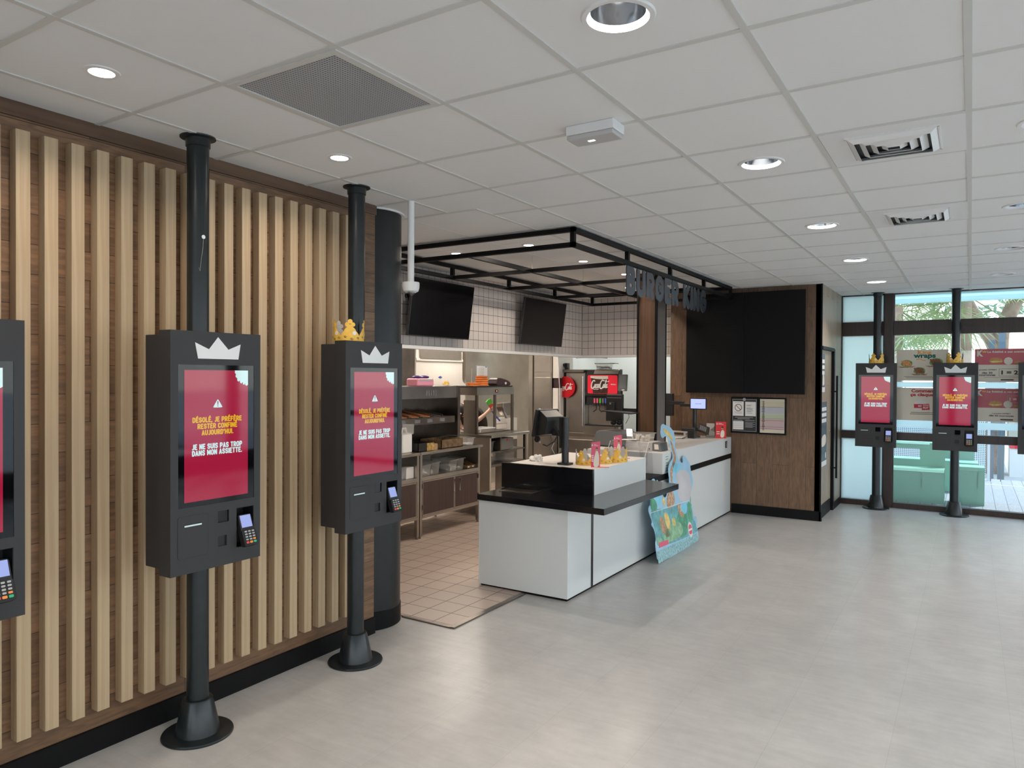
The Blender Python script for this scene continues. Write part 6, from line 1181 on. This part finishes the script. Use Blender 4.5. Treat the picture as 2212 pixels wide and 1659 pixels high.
tag(MB().box(.26, .36, 15.9, 15.98, -.13, 2.4).build('terrace_post', mat('blue_grey_paint', (.15, .19, .22), .5)), 'second blue-grey post just left of the bigger one', 'post')
t = thing('low_building', 'low beige building with a red band behind the parking area', 'building', (0, 0, 0)); MB().box(.62, 7, 16.4, 19, -.13, .40).build('white_base', 'trimwhite', t); MB().box(.62, 7, 16.38, 19, .40, .47).build('red_band', 'redcard', t); MB().box(.6, 7, 16.4, 19, .47, 1.6).build('wall', mat('beige_render', (.55, .52, .42), .8), t)
def foliage(mb, c, n, R, s, rn, droop=0):
    for _ in range(n):
        while True:
            p = Vector((rn.uniform(-1, 1), rn.uniform(-1, 1), rn.uniform(-1, 1)))
            if p.length < 1: break
        q = Vector(c)+Vector((p.x*R[0], p.y*R[1], p.z*R[2])); a = Vector((rn.uniform(-1, 1), rn.uniform(-1, 1), rn.uniform(-1, 1))).normalized(); b_ = a.orthogonal().normalized()
        k = s*rn.uniform(.6, 1.3); vs = [mb.bm.verts.new(q+a*k*x+b_*k*y) for x, y in ((-1, 0), (0, .32), (1, 0), (0, -.32))]; mb.bm.faces.new(vs)
def palm(x, y, zc, label, seed, nl=26, R=1.15):
    rn = random.Random(seed); t = thing('fan_palm', label, 'palm tree', (x, y, 0), 0, 'palms outside the windows')
    b = MB(); b.tube([(0, 0, -.13), (.02, 0, zc*.5), (0, 0, zc)], [.17, .14, .15], 14); b.build('trunk', 'bark', t, smooth=True); b = MB()
    for i in range(nl):
        az = rn.uniform(0, 2*PI); el = rn.uniform(-1.0, 1.2); d = Vector((math.cos(az)*math.cos(el), math.sin(az)*math.cos(el), math.sin(el))); L = R*rn.uniform(.55, .8); hub = Vector((0, 0, zc))+d*L+Vector((0, 0, -.12*L))
        b.tube([Vector((0, 0, zc)), hub], .012, 5); sd = d.cross(Vector((0, 0, 1))).normalized(); upv = sd.cross(d)
        for k in range(26):
            a = (k/25-.5)*math.radians(250); bl = R*.62*rn.uniform(.8, 1.05); dirv = (d*math.cos(a)+sd*math.sin(a)).normalized(); tip = hub+dirv*bl+upv*(.05)+Vector((0, 0, -.25*bl)); mid = hub+dirv*bl*.5+upv*.04; w = dirv.cross(upv).normalized()*.016
            v0, v1, v2, v3, v4 = [b.bm.verts.new(q) for q in (hub, mid+w, tip, mid-w, mid+upv*.008)]; b.bm.faces.new((v0, v1, v4)); b.bm.faces.new((v1, v2, v4)); b.bm.faces.new((v2, v3, v4)); b.bm.faces.new((v3, v0, v4))
    b.build('fronds', 'foliage', t)
palm(-1.25, 15.6, 3.05, 'fan palm with drooping fronds behind the upper left of the clear window', 3); palm(-.15, 16.6, 3.35, 'fan palm behind the middle of the clear window', 8, 30, 1.3); palm(1.9, 20.6, 4.0, 'fan palm further right beyond the clear window', 12)
def tree(x, y, label, seed, lean=.8, h=5.2):
    rn = random.Random(seed); t = thing('pine_tree', label, 'tree', (x, y, 0), 0, 'trees behind the terrace'); b = MB(); b.tube([(0, 0, -.13), (.05, 0, 1.6), (.15*lean, .1, 2.6), (.55*lean, .2, 3.4), (1.2*lean, .3, 4.2)], [.2, .17, .15, .12, .08], 12); b.tube([(.05, 0, 2.2), (-.4, 0, 3.2), (-.8, 0, 4.2)], [.11, .08, .05], 10); b.build('trunk', 'bark', t, smooth=True)
    b = MB()
    for _ in range(16): foliage(b, (rn.uniform(-1.4, 2.0), rn.uniform(-.6, .9), rn.uniform(2.6, h)), 60, (.5, .4, .28), .11, rn)
    b.build('foliage', 'foliage2', t)
tree(.35, 16.9, 'pine with a pinkish trunk and a branch leaning right beyond the window', 5); tree(3.2, 22, 'pine further away on the right beyond the clear window', 9, -.6); tree(-2.6, 20, 'bushy tree far behind the palms on the left', 15, .5)
t = thing('garden_hedge', 'leafy hedge far behind the fence', 'hedge', (0, 22, 0)); b = MB(); rn = random.Random(2)
for k in range(26): foliage(b, (-8+k*.65, 0, rn.uniform(.3, 1.5)), 70, (.6, .4, .8), .13, rn)
b.build('foliage', 'foliage2', t)
